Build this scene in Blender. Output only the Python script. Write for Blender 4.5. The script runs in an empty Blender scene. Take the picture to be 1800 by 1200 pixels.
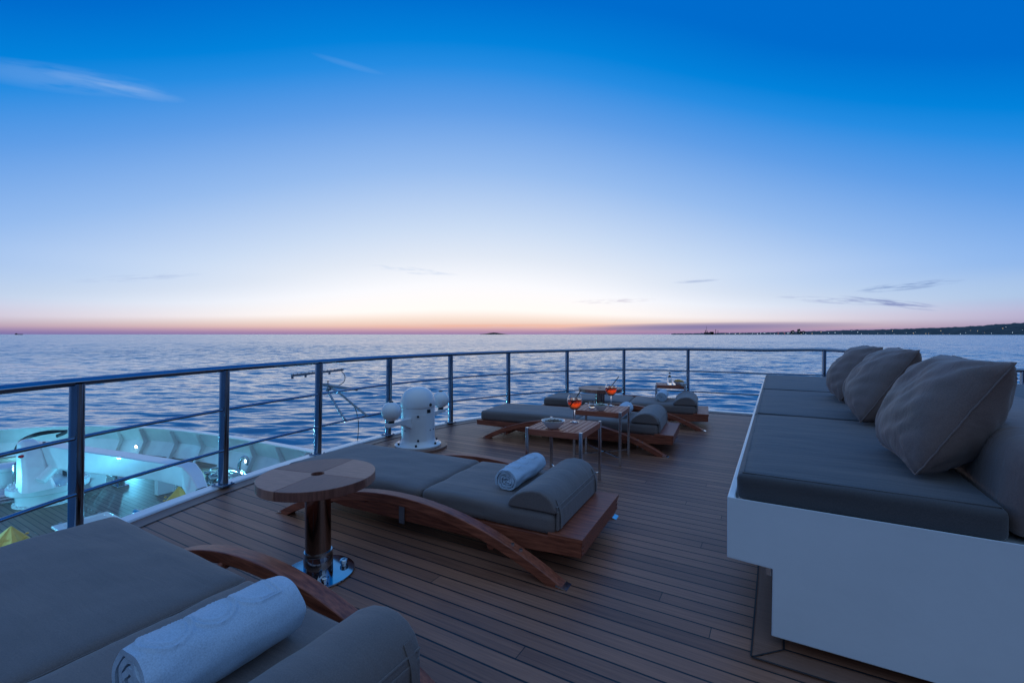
import bpy, bmesh, math, random
import numpy as np
from mathutils import Vector, Matrix, noise
R = math.radians
random.seed(7); np.random.seed(7)
SC = bpy.context.scene
COL = SC.collection
# ------------------------------------------------------------------ camera
CAMZ = 1.3; F = 800.0; PITCH = math.atan(12.5 / F)
cd = bpy.data.cameras.new('camera'); cam = bpy.data.objects.new('camera', cd); COL.objects.link(cam)
cd.sensor_width = 36; cd.lens = 16.0; cd.clip_start = 0.05; cd.clip_end = 250000
cam.location = (0, 0, CAMZ); cam.rotation_euler = (R(90) - PITCH, 0, 0)
SC.camera = cam
SC.view_settings.view_transform = 'Standard'; SC.view_settings.look = 'None'
SC.view_settings.exposure = 0.0; SC.view_settings.gamma = 1.0
SC.cycles.max_bounces = 16; SC.cycles.transmission_bounces = 16; SC.cycles.diffuse_bounces = 4; SC.cycles.transparent_max_bounces = 12
SC.cycles.caustics_reflective = False; SC.cycles.caustics_refractive = True
SC.cycles.sample_clamp_indirect = 4.0
# ------------------------------------------------------------------ world: dusk sky after sunset
W = bpy.data.worlds.new('World'); SC.world = W; W.use_nodes = True
nt = W.node_tree; N = nt.nodes; L = nt.links
for n in list(N): N.remove(n)
def nd(tree, typ, **kw):
    n = tree.nodes.new(typ)
    for k, v in kw.items():
        if k == 'ins':
            for kk, vv in v.items(): n.inputs[kk].default_value = vv
        else: setattr(n, k, v)
    return n
def srgb(r, g, b):
    f = lambda c: ((c / 255) / 12.92 if c <= 10 else (((c / 255) + .055) / 1.055) ** 2.4)
    return (f(r), f(g), f(b), 1)
def hot(r, g, b, k): c = srgb(r, g, b); return (c[0] * k, c[1] * k, c[2] * k, 1)
def ramp(tree, stops, interp='LINEAR'):
    n = tree.nodes.new('ShaderNodeValToRGB'); cr = n.color_ramp; cr.interpolation = interp
    while len(cr.elements) < len(stops): cr.elements.new(.5)
    for e, (p, c) in zip(cr.elements, stops): e.position = p; e.color = c
    return n
def math_n(tree, op, a=None, b=None, c=None, clamp=False):
    n = tree.nodes.new('ShaderNodeMath'); n.operation = op; n.use_clamp = clamp
    for i, x in enumerate((a, b, c)):
        if x is None: continue
        if isinstance(x, (int, float)): n.inputs[i].default_value = x
        else: tree.links.new(x, n.inputs[i])
    return n.outputs[0]
tc = nd(nt, 'ShaderNodeTexCoord')
sep = nd(nt, 'ShaderNodeSeparateXYZ'); L.new(tc.outputs['Generated'], sep.inputs[0])
SX, SY, SZ = sep.outputs
el = math_n(nt, 'MULTIPLY', math_n(nt, 'ARCSINE', SZ), 2 / math.pi)          # 0 horizon .. 1 zenith
az = math_n(nt, 'ARCTAN2', SX, SY)                                           # 0 = straight ahead, + to the right
# distance in azimuth from the afterglow
glow_az = R(-5)
d = math_n(nt, 'ABSOLUTE', math_n(nt, 'SUBTRACT', az, glow_az))
d = math_n(nt, 'MINIMUM', d, math_n(nt, 'SUBTRACT', 2 * math.pi, d))
fa = nd(nt, 'ShaderNodeMapRange', interpolation_type='SMOOTHSTEP'); L.new(d, fa.inputs[0])
fa.inputs[1].default_value = R(10); fa.inputs[2].default_value = R(72)
low = nd(nt, 'ShaderNodeMapRange', interpolation_type='SMOOTHSTEP'); L.new(el, low.inputs[0]); low.inputs[1].default_value = .028; low.inputs[2].default_value = .085; low.inputs[3].default_value = 1.0; low.inputs[4].default_value = 0.0
rise = nd(nt, 'ShaderNodeMapRange', interpolation_type='SMOOTHSTEP'); L.new(el, rise.inputs[0]); rise.inputs[1].default_value = .0; rise.inputs[2].default_value = .07
bell = math_n(nt, 'SUBTRACT', 1.0, math_n(nt, 'EXPONENT', math_n(nt, 'MULTIPLY', math_n(nt, 'MULTIPLY', d, d), -1 / R(60) ** 2)))
top_fade = nd(nt, 'ShaderNodeMapRange', interpolation_type='SMOOTHSTEP'); L.new(el, top_fade.inputs[0]); top_fade.inputs[1].default_value = .30; top_fade.inputs[2].default_value = .55; top_fade.inputs[3].default_value = 1.0; top_fade.inputs[4].default_value = 0.0
el2 = math_n(nt, 'ADD', el, math_n(nt, 'MULTIPLY', math_n(nt, 'MULTIPLY', math_n(nt, 'MULTIPLY', bell, .29), rise.outputs[0]), top_fade.outputs[0]))
centre = ramp(nt, [(0.0, srgb(150, 122, 168)), (0.006, srgb(198, 156, 176)), (0.012, srgb(238, 198, 184)), (0.021, srgb(248, 226, 212)), (0.034, hot(251, 243, 238, 1.1)), (0.069, hot(243, 243, 247, 1.08)),
                   (0.107, hot(226, 234, 247, 1.0)), (0.146, srgb(202, 220, 245)), (0.219, srgb(150, 188, 239)), (0.287, srgb(96, 158, 231)), (0.335, srgb(38, 140, 226)), (0.36, srgb(2, 130, 219)),
                   (0.404, srgb(0, 108, 205)), (0.5, srgb(0, 104, 202)), (0.64, srgb(104, 156, 220)), (1.0, srgb(134, 172, 226))])
side = ramp(nt, [(0.0, srgb(92, 106, 170)), (0.008, srgb(136, 132, 184)), (0.018, srgb(158, 150, 196)), (0.036, srgb(154, 186, 226)), (0.085, srgb(128, 172, 228)),
                 (0.14, srgb(86, 152, 226)), (0.19, srgb(40, 134, 220)), (0.235, srgb(2, 116, 212)), (0.30, srgb(0, 94, 194)), (0.4, srgb(5, 86, 178)), (0.6, srgb(60, 108, 172)), (1.0, srgb(82, 122, 178))])
back = ramp(nt, [(0.0, srgb(38, 50, 80)), (0.12, srgb(64, 88, 128)), (0.3, srgb(124, 162, 208)), (0.6, srgb(134, 174, 220)), (1.0, srgb(134, 172, 226))])
L.new(el2, centre.inputs[0]); L.new(el, side.inputs[0]); L.new(el, back.inputs[0])
m1 = nd(nt, 'ShaderNodeMix', data_type='RGBA'); L.new(math_n(nt, 'MULTIPLY', fa.outputs[0], low.outputs[0]), m1.inputs[0]); L.new(centre.outputs[0], m1.inputs[6]); L.new(side.outputs[0], m1.inputs[7])
fb = nd(nt, 'ShaderNodeMapRange', interpolation_type='SMOOTHSTEP'); L.new(d, fb.inputs[0])
fb.inputs[1].default_value = R(70); fb.inputs[2].default_value = R(125)
m2 = nd(nt, 'ShaderNodeMix', data_type='RGBA'); L.new(fb.outputs[0], m2.inputs[0]); L.new(m1.outputs[2], m2.inputs[6]); L.new(back.outputs[0], m2.inputs[7])
col = m2.outputs[2]
def px_dir(px, py):
    x = (px - 900) / F; y = (600 - py) / F
    v = Vector((x, math.cos(PITCH) + y * math.sin(PITCH), -math.sin(PITCH) + y * math.cos(PITCH))).normalized()
    return math.atan2(v.x, v.y), math.asin(v.z)
def cloud(x0, y0, x1, y1, half_h, amt, colr, nscale=(3, 30), thr=.45):
    """soft cirrus streak in the sky, in azimuth and elevation"""
    global col
    A0, E0 = px_dir(x0, y0); A1, E1 = px_dir(x1, y1); px = x0
    a0, e0, half_w, tilt = (A0 + A1) / 2, (E0 + E1) / 2, math.hypot(A1 - A0, E1 - E0) / 2, math.atan2(E1 - E0, A1 - A0)
    da = math_n(nt, 'SUBTRACT', az, a0); de = math_n(nt, 'SUBTRACT', math_n(nt, 'MULTIPLY', el, math.pi / 2), e0)
    c, s = math.cos(tilt), math.sin(tilt)
    u = math_n(nt, 'ADD', math_n(nt, 'MULTIPLY', da, c), math_n(nt, 'MULTIPLY', de, s))
    v = math_n(nt, 'SUBTRACT', math_n(nt, 'MULTIPLY', de, c), math_n(nt, 'MULTIPLY', da, s))
    uu = math_n(nt, 'POWER', math_n(nt, 'DIVIDE', u, half_w), 2.0)
    vv = math_n(nt, 'POWER', math_n(nt, 'DIVIDE', math_n(nt, 'ABSOLUTE', v), half_h), 2.0)
    m = math_n(nt, 'SUBTRACT', 1.0, math_n(nt, 'ADD', uu, vv), clamp=True)
    cx = nd(nt, 'ShaderNodeCombineXYZ'); L.new(math_n(nt, 'MULTIPLY', u, nscale[0]), cx.inputs[0]); L.new(math_n(nt, 'MULTIPLY', v, nscale[1]), cx.inputs[1]); cx.inputs[2].default_value = px * .01
    ns = nd(nt, 'ShaderNodeTexNoise', ins={'Scale': 2.0, 'Detail': 5.0, 'Roughness': .55}); L.new(cx.outputs[0], ns.inputs['Vector'])
    mr = nd(nt, 'ShaderNodeMapRange', interpolation_type='SMOOTHSTEP'); L.new(ns.outputs[0], mr.inputs[0]); mr.inputs[1].default_value = thr; mr.inputs[2].default_value = thr + .25
    f = math_n(nt, 'MULTIPLY', math_n(nt, 'MULTIPLY', m, mr.outputs[0]), amt, clamp=True)
    mx = nd(nt, 'ShaderNodeMix', data_type='RGBA'); L.new(f, mx.inputs[0]); L.new(col, mx.inputs[6]); mx.inputs[7].default_value = colr
    col = mx.outputs[2]
cloud(-160, 98, 300, 160, .020, .5, srgb(105, 162, 230), (5, 34), .28)
cloud(60, 120, 330, 178, .012, .5, srgb(130, 174, 232), (5, 40), .28)
cloud(150, 143, 275, 162, .003, .22, srgb(160, 190, 234), (6, 90), .3)
cloud(545, 93, 680, 132, .006, .2, srgb(120, 170, 232), (8, 60), .2)
cloud(1500, 512, 1700, 492, .0075, .9, srgb(112, 140, 192), (14, 130), .40)
cloud(1470, 521, 1680, 546, .0075, .85, srgb(118, 132, 186), (14, 130), .40)
cloud(1360, 522, 1600, 534, .007, .7, srgb(140, 150, 198), (14, 130), .42)
cloud(1180, 497, 1270, 491, .0035, .6, srgb(160, 178, 215), (12, 110), .3)
cloud(1000, 532, 1160, 526, .006, .6, srgb(200, 192, 210), (14, 110), .42)
cloud(640, 466, 810, 484, .008, .6, srgb(196, 212, 238), (12, 110), .42)
cloud(120, 494, 360, 482, .007, .55, srgb(170, 188, 224), (12, 110), .42)
cloud(980, 577, 1560, 570, .010, .95, srgb(132, 124, 170), (3, 50), .12)
cloud(560, 574, 1160, 571, .006, .5, srgb(244, 178, 152), (6, 110), .32)
bg = nd(nt, 'ShaderNodeBackground', ins={'Strength': 1.0}); L.new(col, bg.inputs[0])
wo = nd(nt, 'ShaderNodeOutputWorld'); L.new(bg.outputs[0], wo.inputs[0])

# ------------------------------------------------------------------ frame of the ship: a = aft, v = starboard
CA, SA = 0.864, 0.504
SHIP = math.atan2(-SA, CA)
def S(a, v, z=0.0): return Vector((a * CA + v * SA, -a * SA + v * CA, z))
def at(px, py, z):
    """point at height z seen at a pixel of the 1800 px photograph"""
    x = (px - 900) / F; y = (600 - py) / F
    dv = Vector((x, math.cos(PITCH) + y * math.sin(PITCH), -math.sin(PITCH) + y * math.cos(PITCH)))
    return Vector((0, 0, CAMZ)) + dv * ((z - CAMZ) / dv.z)
def at_depth(px, py, Y):
    x = (px - 900) / F; y = (600 - py) / F
    dv = Vector((x, math.cos(PITCH) + y * math.sin(PITCH), -math.sin(PITCH) + y * math.cos(PITCH)))
    return Vector((0, 0, CAMZ)) + dv * (Y / dv.y)

# ------------------------------------------------------------------ materials
def base_mat(name, color, rough=.5, metal=0.0, **kw):
    m = bpy.data.materials.new(name); m.use_nodes = True
    b = m.node_tree.nodes['Principled BSDF']
    b.inputs['Base Color'].default_value = (*color[:3], 1); b.inputs['Roughness'].default_value = rough; b.inputs['Metallic'].default_value = metal
    for k, v in kw.items(): b.inputs[k.replace('_', ' ')].default_value = v
    return m
def add_noise(m, c1, c2, scale=8.0, stretch=(1, 1, 1), detail=5, bump=0.0, bump_scale=None, rough=None, coord='Object', lo=.35, hi=.65, bstretch=None):
    t = m.node_tree; b = t.nodes['Principled BSDF']
    tcn = nd(t, 'ShaderNodeTexCoord'); mp = nd(t, 'ShaderNodeMapping'); mp.inputs['Scale'].default_value = stretch
    t.links.new(tcn.outputs[coord], mp.inputs[0])
    ns = nd(t, 'ShaderNodeTexNoise', ins={'Scale': scale, 'Detail': detail, 'Roughness': .6}); t.links.new(mp.outputs[0], ns.inputs['Vector'])
    rp = ramp(t, [(lo, (*c1[:3], 1)), (hi, (*c2[:3], 1))]); t.links.new(ns.outputs[0], rp.inputs[0]); t.links.new(rp.outputs[0], b.inputs['Base Color'])
    if rough:
        rr = nd(t, 'ShaderNodeMapRange'); rr.inputs[3].default_value = rough[0]; rr.inputs[4].default_value = rough[1]
        t.links.new(ns.outputs[0], rr.inputs[0]); t.links.new(rr.outputs[0], b.inputs['Roughness'])
    if bump:
        mp2 = nd(t, 'ShaderNodeMapping'); mp2.inputs['Scale'].default_value = bstretch or stretch; t.links.new(tcn.outputs[coord], mp2.inputs[0])
        n2 = nd(t, 'ShaderNodeTexNoise', ins={'Scale': bump_scale or scale * 4, 'Detail': 4}); t.links.new(mp2.outputs[0], n2.inputs['Vector'])
        bp = nd(t, 'ShaderNodeBump', ins={'Strength': 1.0, 'Distance': bump}); t.links.new(n2.outputs[0], bp.inputs['Height']); t.links.new(bp.outputs[0], b.inputs['Normal'])
    return m
def fabric(name, c, weave=1400, fuzz=.25, wr=.005):
    m = base_mat(name, c, .92); t = m.node_tree; b = t.nodes['Principled BSDF']
    b.inputs['Sheen Weight'].default_value = fuzz * .9; b.inputs['Sheen Roughness'].default_value = .5; b.inputs['Specular IOR Level'].default_value = .5; b.inputs['Roughness'].default_value = .72
    tcn = nd(t, 'ShaderNodeTexCoord')
    n1 = nd(t, 'ShaderNodeTexNoise', ins={'Scale': 260.0, 'Detail': 3}); t.links.new(tcn.outputs['Object'], n1.inputs['Vector'])
    n0 = nd(t, 'ShaderNodeTexNoise', ins={'Scale': 3.0, 'Detail': 4}); t.links.new(tcn.outputs['Object'], n0.inputs['Vector'])
    s = math_n(t, 'ADD', math_n(t, 'MULTIPLY', n1.outputs[0], .7), math_n(t, 'MULTIPLY', n0.outputs[0], .3))
    rp = ramp(t, [(.3, (c[0] * .78, c[1] * .78, c[2] * .8, 1)), (.7, (c[0] * 1.22, c[1] * 1.2, c[2] * 1.2, 1))]); t.links.new(s, rp.inputs[0]); t.links.new(rp.outputs[0], b.inputs['Base Color'])
    mp = nd(t, 'ShaderNodeMapping'); mp.inputs['Scale'].default_value = (3.0, 16, 8); mp.inputs['Rotation'].default_value = (0, 0, .35); t.links.new(tcn.outputs['Object'], mp.inputs[0])
    n2 = nd(t, 'ShaderNodeTexNoise', ins={'Scale': 1.0, 'Detail': 3, 'Distortion': .6}); t.links.new(mp.outputs[0], n2.inputs['Vector'])
    b1 = nd(t, 'ShaderNodeBump', ins={'Strength': .8, 'Distance': wr}); t.links.new(n2.outputs[0], b1.inputs['Height'])
    b2 = nd(t, 'ShaderNodeBump', ins={'Strength': .6, 'Distance': .0008}); t.links.new(n1.outputs[0], b2.inputs['Height']); t.links.new(b1.outputs[0], b2.inputs['Normal'])
    t.links.new(b2.outputs[0], b.inputs['Normal'])
    return m
def plank_mat(name, c_lo, c_hi, width, seam, board_len=2.6, seam_w=.006, rough=(.32, .5), axis_rot=0.0, seam_col=(.008, .008, .009), grain=.6):
    """planks run along object X; caulk seams across Y"""
    m = base_mat(name, c_lo, .5); t = m.node_tree; b = t.nodes['Principled BSDF']; b.inputs['Specular IOR Level'].default_value = .5
    tcn = nd(t, 'ShaderNodeTexCoord'); mp = nd(t, 'ShaderNodeMapping'); mp.inputs['Rotation'].default_value = (0, 0, axis_rot); t.links.new(tcn.outputs['Object'], mp.inputs[0])
    sp = nd(t, 'ShaderNodeSeparateXYZ'); t.links.new(mp.outputs[0], sp.inputs[0])
    X, Y = sp.outputs[0], sp.outputs[1]
    yi = math_n(t, 'DIVIDE', Y, width); row = math_n(t, 'FLOOR', yi); fy = math_n(t, 'FRACT', yi)
    wn = nd(t, 'ShaderNodeTexWhiteNoise', noise_dimensions='1D'); t.links.new(row, wn.inputs['W'])
    xo = math_n(t, 'ADD', math_n(t, 'DIVIDE', X, board_len), math_n(t, 'MULTIPLY', wn.outputs[0], 7.3)); cellx = math_n(t, 'FLOOR', xo); fx = math_n(t, 'FRACT', xo)
    wn2 = nd(t, 'ShaderNodeTexWhiteNoise', noise_dimensions='2D'); cb = nd(t, 'ShaderNodeCombineXYZ'); t.links.new(row, cb.inputs[0]); t.links.new(cellx, cb.inputs[1]); t.links.new(cb.outputs[0], wn2.inputs['Vector'])
    cg = nd(t, 'ShaderNodeCombineXYZ'); t.links.new(math_n(t, 'MULTIPLY', X, 3.0), cg.inputs[0]); t.links.new(math_n(t, 'MULTIPLY', Y, 90.0), cg.inputs[1]); t.links.new(math_n(t, 'MULTIPLY', wn2.outputs[0], 40.0), cg.inputs[2])
    g = nd(t, 'ShaderNodeTexNoise', ins={'Scale': 1.0, 'Detail': 6, 'Roughness': .65, 'Distortion': .3}); t.links.new(cg.outputs[0], g.inputs['Vector'])
    big = nd(t, 'ShaderNodeTexNoise', ins={'Scale': .9, 'Detail': 4}); t.links.new(mp.outputs[0], big.inputs['Vector'])
    f = math_n(t, 'ADD', math_n(t, 'MULTIPLY', wn2.outputs[0], .26), math_n(t, 'ADD', math_n(t, 'MULTIPLY', g.outputs[0], grain), math_n(t, 'MULTIPLY', big.outputs[0], .42)))
    rp = ramp(t, [(.32, (*c_lo, 1)), (1.0, (*c_hi, 1))]); t.links.new(f, rp.inputs[0])
    hs = seam_w / width / 2
    e1 = math_n(t, 'MINIMUM', fy, math_n(t, 'SUBTRACT', 1.0, fy)); e2 = math_n(t, 'MINIMUM', fx, math_n(t, 'SUBTRACT', 1.0, fx))
    s1 = math_n(t, 'LESS_THAN', e1, hs); s2 = math_n(t, 'LESS_THAN', e2, .0018 / board_len)
    sm = math_n(t, 'MAXIMUM', s1, s2) if seam else s2
    mx = nd(t, 'ShaderNodeMix', data_type='RGBA'); t.links.new(sm, mx.inputs[0]); t.links.new(rp.outputs[0], mx.inputs[6]); mx.inputs[7].default_value = (*seam_col, 1)
    t.links.new(mx.outputs[2], b.inputs['Base Color'])
    rr = nd(t, 'ShaderNodeMapRange'); rr.inputs[3].default_value = rough[0]; rr.inputs[4].default_value = rough[1]; t.links.new(math_n(t, 'ADD', math_n(t, 'MULTIPLY', big.outputs[0], .6), math_n(t, 'MULTIPLY', g.outputs[0], .4)), rr.inputs[0]); t.links.new(rr.outputs[0], b.inputs['Roughness'])
    h = math_n(t, 'SUBTRACT', math_n(t, 'MULTIPLY', g.outputs[0], .0012), math_n(t, 'MULTIPLY', sm, .002))
    h = math_n(t, 'ADD', h, math_n(t, 'MULTIPLY', wn2.outputs[0], .0006))
    bp = nd(t, 'ShaderNodeBump', ins={'Strength': 1.0, 'Distance': 1.0}); t.links.new(h, bp.inputs['Height']); t.links.new(bp.outputs[0], b.inputs['Normal'])
    return m
M = {}
M['deck'] = plank_mat('teak_deck', (.10, .036, .021), (.54, .228, .128), .087, True, seam_w=.009, rough=(.36, .54), board_len=5.2)
M['deck_low'] = plank_mat('teak_lower_deck', (.14, .10, .075), (.30, .22, .17), .11, True, seam_w=.012, rough=(.4, .6))
M['margin'] = plank_mat('teak_margin', (.15, .068, .042), (.34, .16, .10), 50, False, board_len=3.1)
M['wood'] = add_noise(base_mat('oiled_hardwood', (.14, .05, .03), .42), (.17, .040, .020), (.42, .112, .055), 3.0, (2, 26, 26), bump=.0004, bump_scale=5, rough=(.32, .52))
M['teak_l'] = add_noise(base_mat('table_teak_light', (.3, .18, .13), .45), (.30, .12, .078), (.48, .22, .148), 3.0, (3, 42, 3), bump=.0003, bump_scale=6, rough=(.35, .5))
M['teak_d'] = add_noise(base_mat('table_teak_dark', (.16, .08, .055), .45), (.16, .053, .034), (.27, .098, .064), 3.0, (42, 3, 3), bump=.0003, bump_scale=6, rough=(.35, .5))
M['slat'] = add_noise(base_mat('side_table_teak', (.18, .08, .05), .33), (.28, .066, .036), (.50, .15, .08), 3.0, (2, 30, 30), bump=.0003, bump_scale=5, rough=(.34, .5))
M['fabric'] = fabric('taupe_outdoor_fabric', (.170, .130, .116))
M['fabric_s'] = fabric('sofa_fabric', (.078, .067, .066))
M['pillow'] = fabric('pillow_fabric', (.225, .140, .113), wr=.009)
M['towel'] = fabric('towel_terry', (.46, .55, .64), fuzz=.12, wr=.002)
M['gel'] = add_noise(base_mat('white_gelcoat', (.84, .85, .86), .32, Coat_Weight=.3), (.81, .82, .83), (.86, .87, .88), 2.5, bump=.0006, bump_scale=30)
M['paint'] = add_noise(base_mat('white_enamel', (.78, .79, .8), .28, Coat_Weight=.4), (.72, .73, .75), (.80, .81, .82), 3.0, rough=(.22, .4))
M['steel'] = add_noise(base_mat('polished_steel', (.5, .52, .54), .08, 1.0), (.44, .47, .5), (.52, .54, .57), 6.0, rough=(.05, .12))
M['rail'] = add_noise(base_mat('dark_polished_rail', (.3, .34, .4), .1, 1.0), (.24, .29, .36), (.30, .35, .42), 5.0, rough=(.07, .15))
M['steel_dark_reflect'] = add_noise(base_mat('steel_tube_painted_reflection', (.34, .24, .2), .12, 1.0), (.30, .21, .18), (.38, .27, .23), 5.0, rough=(.08, .18))  # steel stem; reflection of dark surroundings is put into the brown base colour
M['steel_b'] = add_noise(base_mat('brushed_steel', (.55, .55, .56), .25, 1.0), (.66, .66, .67), (.76, .76, .77), 5.0, (3, 3, 30), rough=(.16, .3))
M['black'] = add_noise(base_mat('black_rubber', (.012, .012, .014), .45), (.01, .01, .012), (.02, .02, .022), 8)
M['alu'] = add_noise(base_mat('grey_aluminium', (.3, .33, .36), .35, .9), (.26, .28, .32), (.34, .36, .4), 8)
M['china'] = add_noise(base_mat('white_china', (.78, .78, .77), .15), (.76, .76, .75), (.8, .8, .79), 5)
M['glass'] = base_mat('clear_glass', (1, 1, 1), .0, Transmission_Weight=1.0, IOR=1.45)
M['spritz'] = base_mat('orange_drink', (1.0, .085, .012), .03, Transmission_Weight=.92, IOR=1.33, Subsurface_Weight=1.0, Subsurface_Scale=.03)
M['spritz'].node_tree.nodes['Principled BSDF'].inputs['Subsurface Radius'].default_value = (1, .3, .08)
M['ice'] = base_mat('ice', (.95, .6, .4), .1, Transmission_Weight=.8, IOR=1.31)
M['water'] = base_mat('still_water', (.9, .95, 1), .0, Transmission_Weight=1.0, IOR=1.33)
M['nuts'] = add_noise(base_mat('nuts', (.22, .12, .07), .6), (.10, .06, .04), (.34, .22, .14), 40)
M['olive'] = add_noise(base_mat('olives', (.10, .14, .05), .35), (.07, .10, .03), (.16, .2, .08), 30)
M['lemon'] = add_noise(base_mat('yellow_crisps', (.75, .38, .04), .45), (.6, .28, .03), (.8, .48, .08), 30)
M['leaf'] = add_noise(base_mat('mint_leaf', (.07, .16, .05), .5), (.05, .12, .03), (.1, .2, .07), 30)
M['yellow'] = add_noise(base_mat('yellow_cover_cloth', (.62, .55, .12), .7), (.75, .40, .09), (.9, .52, .14), 3, bump=.006, bump_scale=4)
M['rope'] = add_noise(base_mat('mooring_rope', (.55, .6, .62), .8), (.4, .44, .46), (.62, .66, .68), 40, bump=.004, bump_scale=60)
M['red'] = base_mat('red_lens', (.5, .01, .02), .2)
M['hill'] = add_noise(base_mat('wooded_hill', (.04, .05, .05), .95), (.025, .035, .035), (.075, .085, .08), .006, detail=8, coord='Object')
M['house'] = add_noise(base_mat('far_house', (.3, .3, .3), .8), (.22, .22, .22), (.38, .37, .36), .05)
M['roof'] = add_noise(base_mat('far_roof', (.16, .1, .08), .8), (.12, .08, .07), (.2, .12, .1), .05)
def emis(name, c, s):
    m = bpy.data.materials.new(name); m.use_nodes = True; t = m.node_tree; b = t.nodes['Principled BSDF']
    b.inputs['Base Color'].default_value = (*c, 1); b.inputs['Emission Color'].default_value = (*c, 1); b.inputs['Emission Strength'].default_value = s
    return m
M['lit_w'] = emis('lit_window_white', (.75, .9, 1.0), 1.3)
M['lit_y'] = emis('lit_window_warm', (1.0, .75, .42), 1.4)
M['lit_r'] = emis('lit_sign_red', (1.0, .22, .2), 2.0)
M['lamp'] = emis('deck_lamp_lens', (.75, .97, 1.0), 14.0)

# ------------------------------------------------------------------ mesh helpers
def put(name, bm, mat, parent=None, smooth=True, bevel=0, bseg=2, sub=0, autosm=None, loc=None, rot=None):
    me = bpy.data.meshes.new(name); bm.normal_update(); bm.to_mesh(me); bm.free()
    me.materials.append(mat)
    o = bpy.data.objects.new(name, me); COL.objects.link(o)
    if loc is not None: o.location = loc
    if rot is not None: o.rotation_euler = rot
    if parent is not None: o.parent = parent
    if bevel:
        md = o.modifiers.new('bevel', 'BEVEL'); md.width = bevel; md.segments = bseg; md.limit_method = 'ANGLE'; md.angle_limit = R(35)
    if sub:
        md = o.modifiers.new('sub', 'SUBSURF'); md.levels = sub; md.render_levels = sub
    if smooth:
        me.polygons.foreach_set('use_smooth', [True] * len(me.polygons))
        if autosm != 0: me.set_sharp_from_angle(angle=R(autosm or 35))
    return o
def put_each(name, bm, mat, parent, **kw):
    """link every connected piece of the mesh as an object of its own"""
    bm.verts.ensure_lookup_table(); seen = set(); pieces = []
    for v in bm.verts:
        if v in seen: continue
        st = [v]; comp = []; seen.add(v)
        while st:
            q = st.pop(); comp.append(q)
            for e in q.link_edges:
                w_ = e.other_vert(q)
                if w_ not in seen: seen.add(w_); st.append(w_)
        pieces.append(comp)
    out = []
    for comp in pieces:
        nb = bmesh.new(); mp = {v: nb.verts.new(v.co) for v in comp}; done = set()
        for v in comp:
            for f in v.link_faces:
                if f not in done: done.add(f); nb.faces.new([mp[x] for x in f.verts])
        out.append(put(name, nb, mat, parent, **kw))
    bm.free(); return out
def tag(o, label=None, cat=None, group=None, kind=None):
    if label: o['label'] = label
    if cat: o['category'] = cat
    if group: o['group'] = group
    if kind: o['kind'] = kind
    return o
def empty(name, loc, rotz=0.0):
    o = bpy.data.objects.new(name, None); COL.objects.link(o); o.location = loc; o.rotation_euler = (0, 0, rotz); o.empty_display_size = .1
    return o
def box(bm, c, s, rot=None):
    mt = Matrix.Translation(c)
    if rot is not None: mt = mt @ (rot if isinstance(rot, Matrix) else Matrix.Rotation(rot, 4, 'Z'))
    r = bmesh.ops.create_cube(bm, size=1.0, matrix=mt @ Matrix.Diagonal((*s, 1)))
    return r['verts']
def beam(bm, p, q, w, h, up=Vector((0, 0, 1))):
    p = Vector(p); q = Vector(q); d = (q - p); ln = d.length; d.normalize()
    x = d.cross(up).normalized(); u = x.cross(d).normalized()
    mt = Matrix((x, d, u)).transposed().to_4x4(); mt.translation = (p + q) / 2
    bmesh.ops.create_cube(bm, size=1.0, matrix=mt @ Matrix.Diagonal((w, ln, h, 1)))
def cyl(bm, p, q, r, r2=None, seg=20, caps=True):
    p = Vector(p); q = Vector(q); d = q - p; ln = d.length
    qt = d.to_track_quat('Z', 'Y').to_matrix().to_4x4(); qt.translation = (p + q) / 2
    bmesh.ops.create_cone(bm, cap_ends=caps, segments=seg, radius1=r, radius2=r if r2 is None else r2, depth=ln, matrix=qt)
def sph(bm, c, r, seg=24, scale=(1, 1, 1)):
    bmesh.ops.create_uvsphere(bm, u_segments=seg, v_segments=seg // 2 + 2, radius=r, matrix=Matrix.Translation(c) @ Matrix.Diagonal((*scale, 1)))
def sweep(bm, pts, section, ups=None, cyclic=False, closed_sec=True, caps=True):
    """sweep a 2-D section (x = sideways, y = up) along a 3-D path"""
    pts = [Vector(p) for p in pts]; n = len(pts); rings = []
    prev = None
    for i, p in enumerate(pts):
        if cyclic: t = pts[(i + 1) % n] - pts[i - 1]
        else: t = pts[min(i + 1, n - 1)] - pts[max(i - 1, 0)]
        t.normalize()
        up = Vector(ups[i]) if ups else Vector((0, 0, 1))
        if not ups and abs(t.z) > .95:
            up = prev if prev is not None else Vector((1, 0, 0))
        x = t.cross(up).normalized(); u = x.cross(t).normalized(); prev = u
        sec = section(i / (n - 1) if n > 1 else 0) if callable(section) else section
        rings.append([bm.verts.new(p + x * a + u * b) for a, b in sec])
    m = len(rings[0])
    for i in range(n if cyclic else n - 1):
        A, B = rings[i], rings[(i + 1) % n]
        for j in range(m if closed_sec else m - 1):
            k = (j + 1) % m
            bm.faces.new((A[j], A[k], B[k], B[j]))
    if caps and closed_sec and not cyclic:
        bm.faces.new(list(reversed(rings[0]))); bm.faces.new(rings[-1])
    return rings
def circ(r, n=12, ry=None): return [(r * math.cos(2 * math.pi * k / n), (ry or r) * math.sin(2 * math.pi * k / n)) for k in range(n)]
def tube(bm, pts, r, n=12, cyclic=False): return sweep(bm, pts, circ(r, n), cyclic=cyclic)
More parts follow.
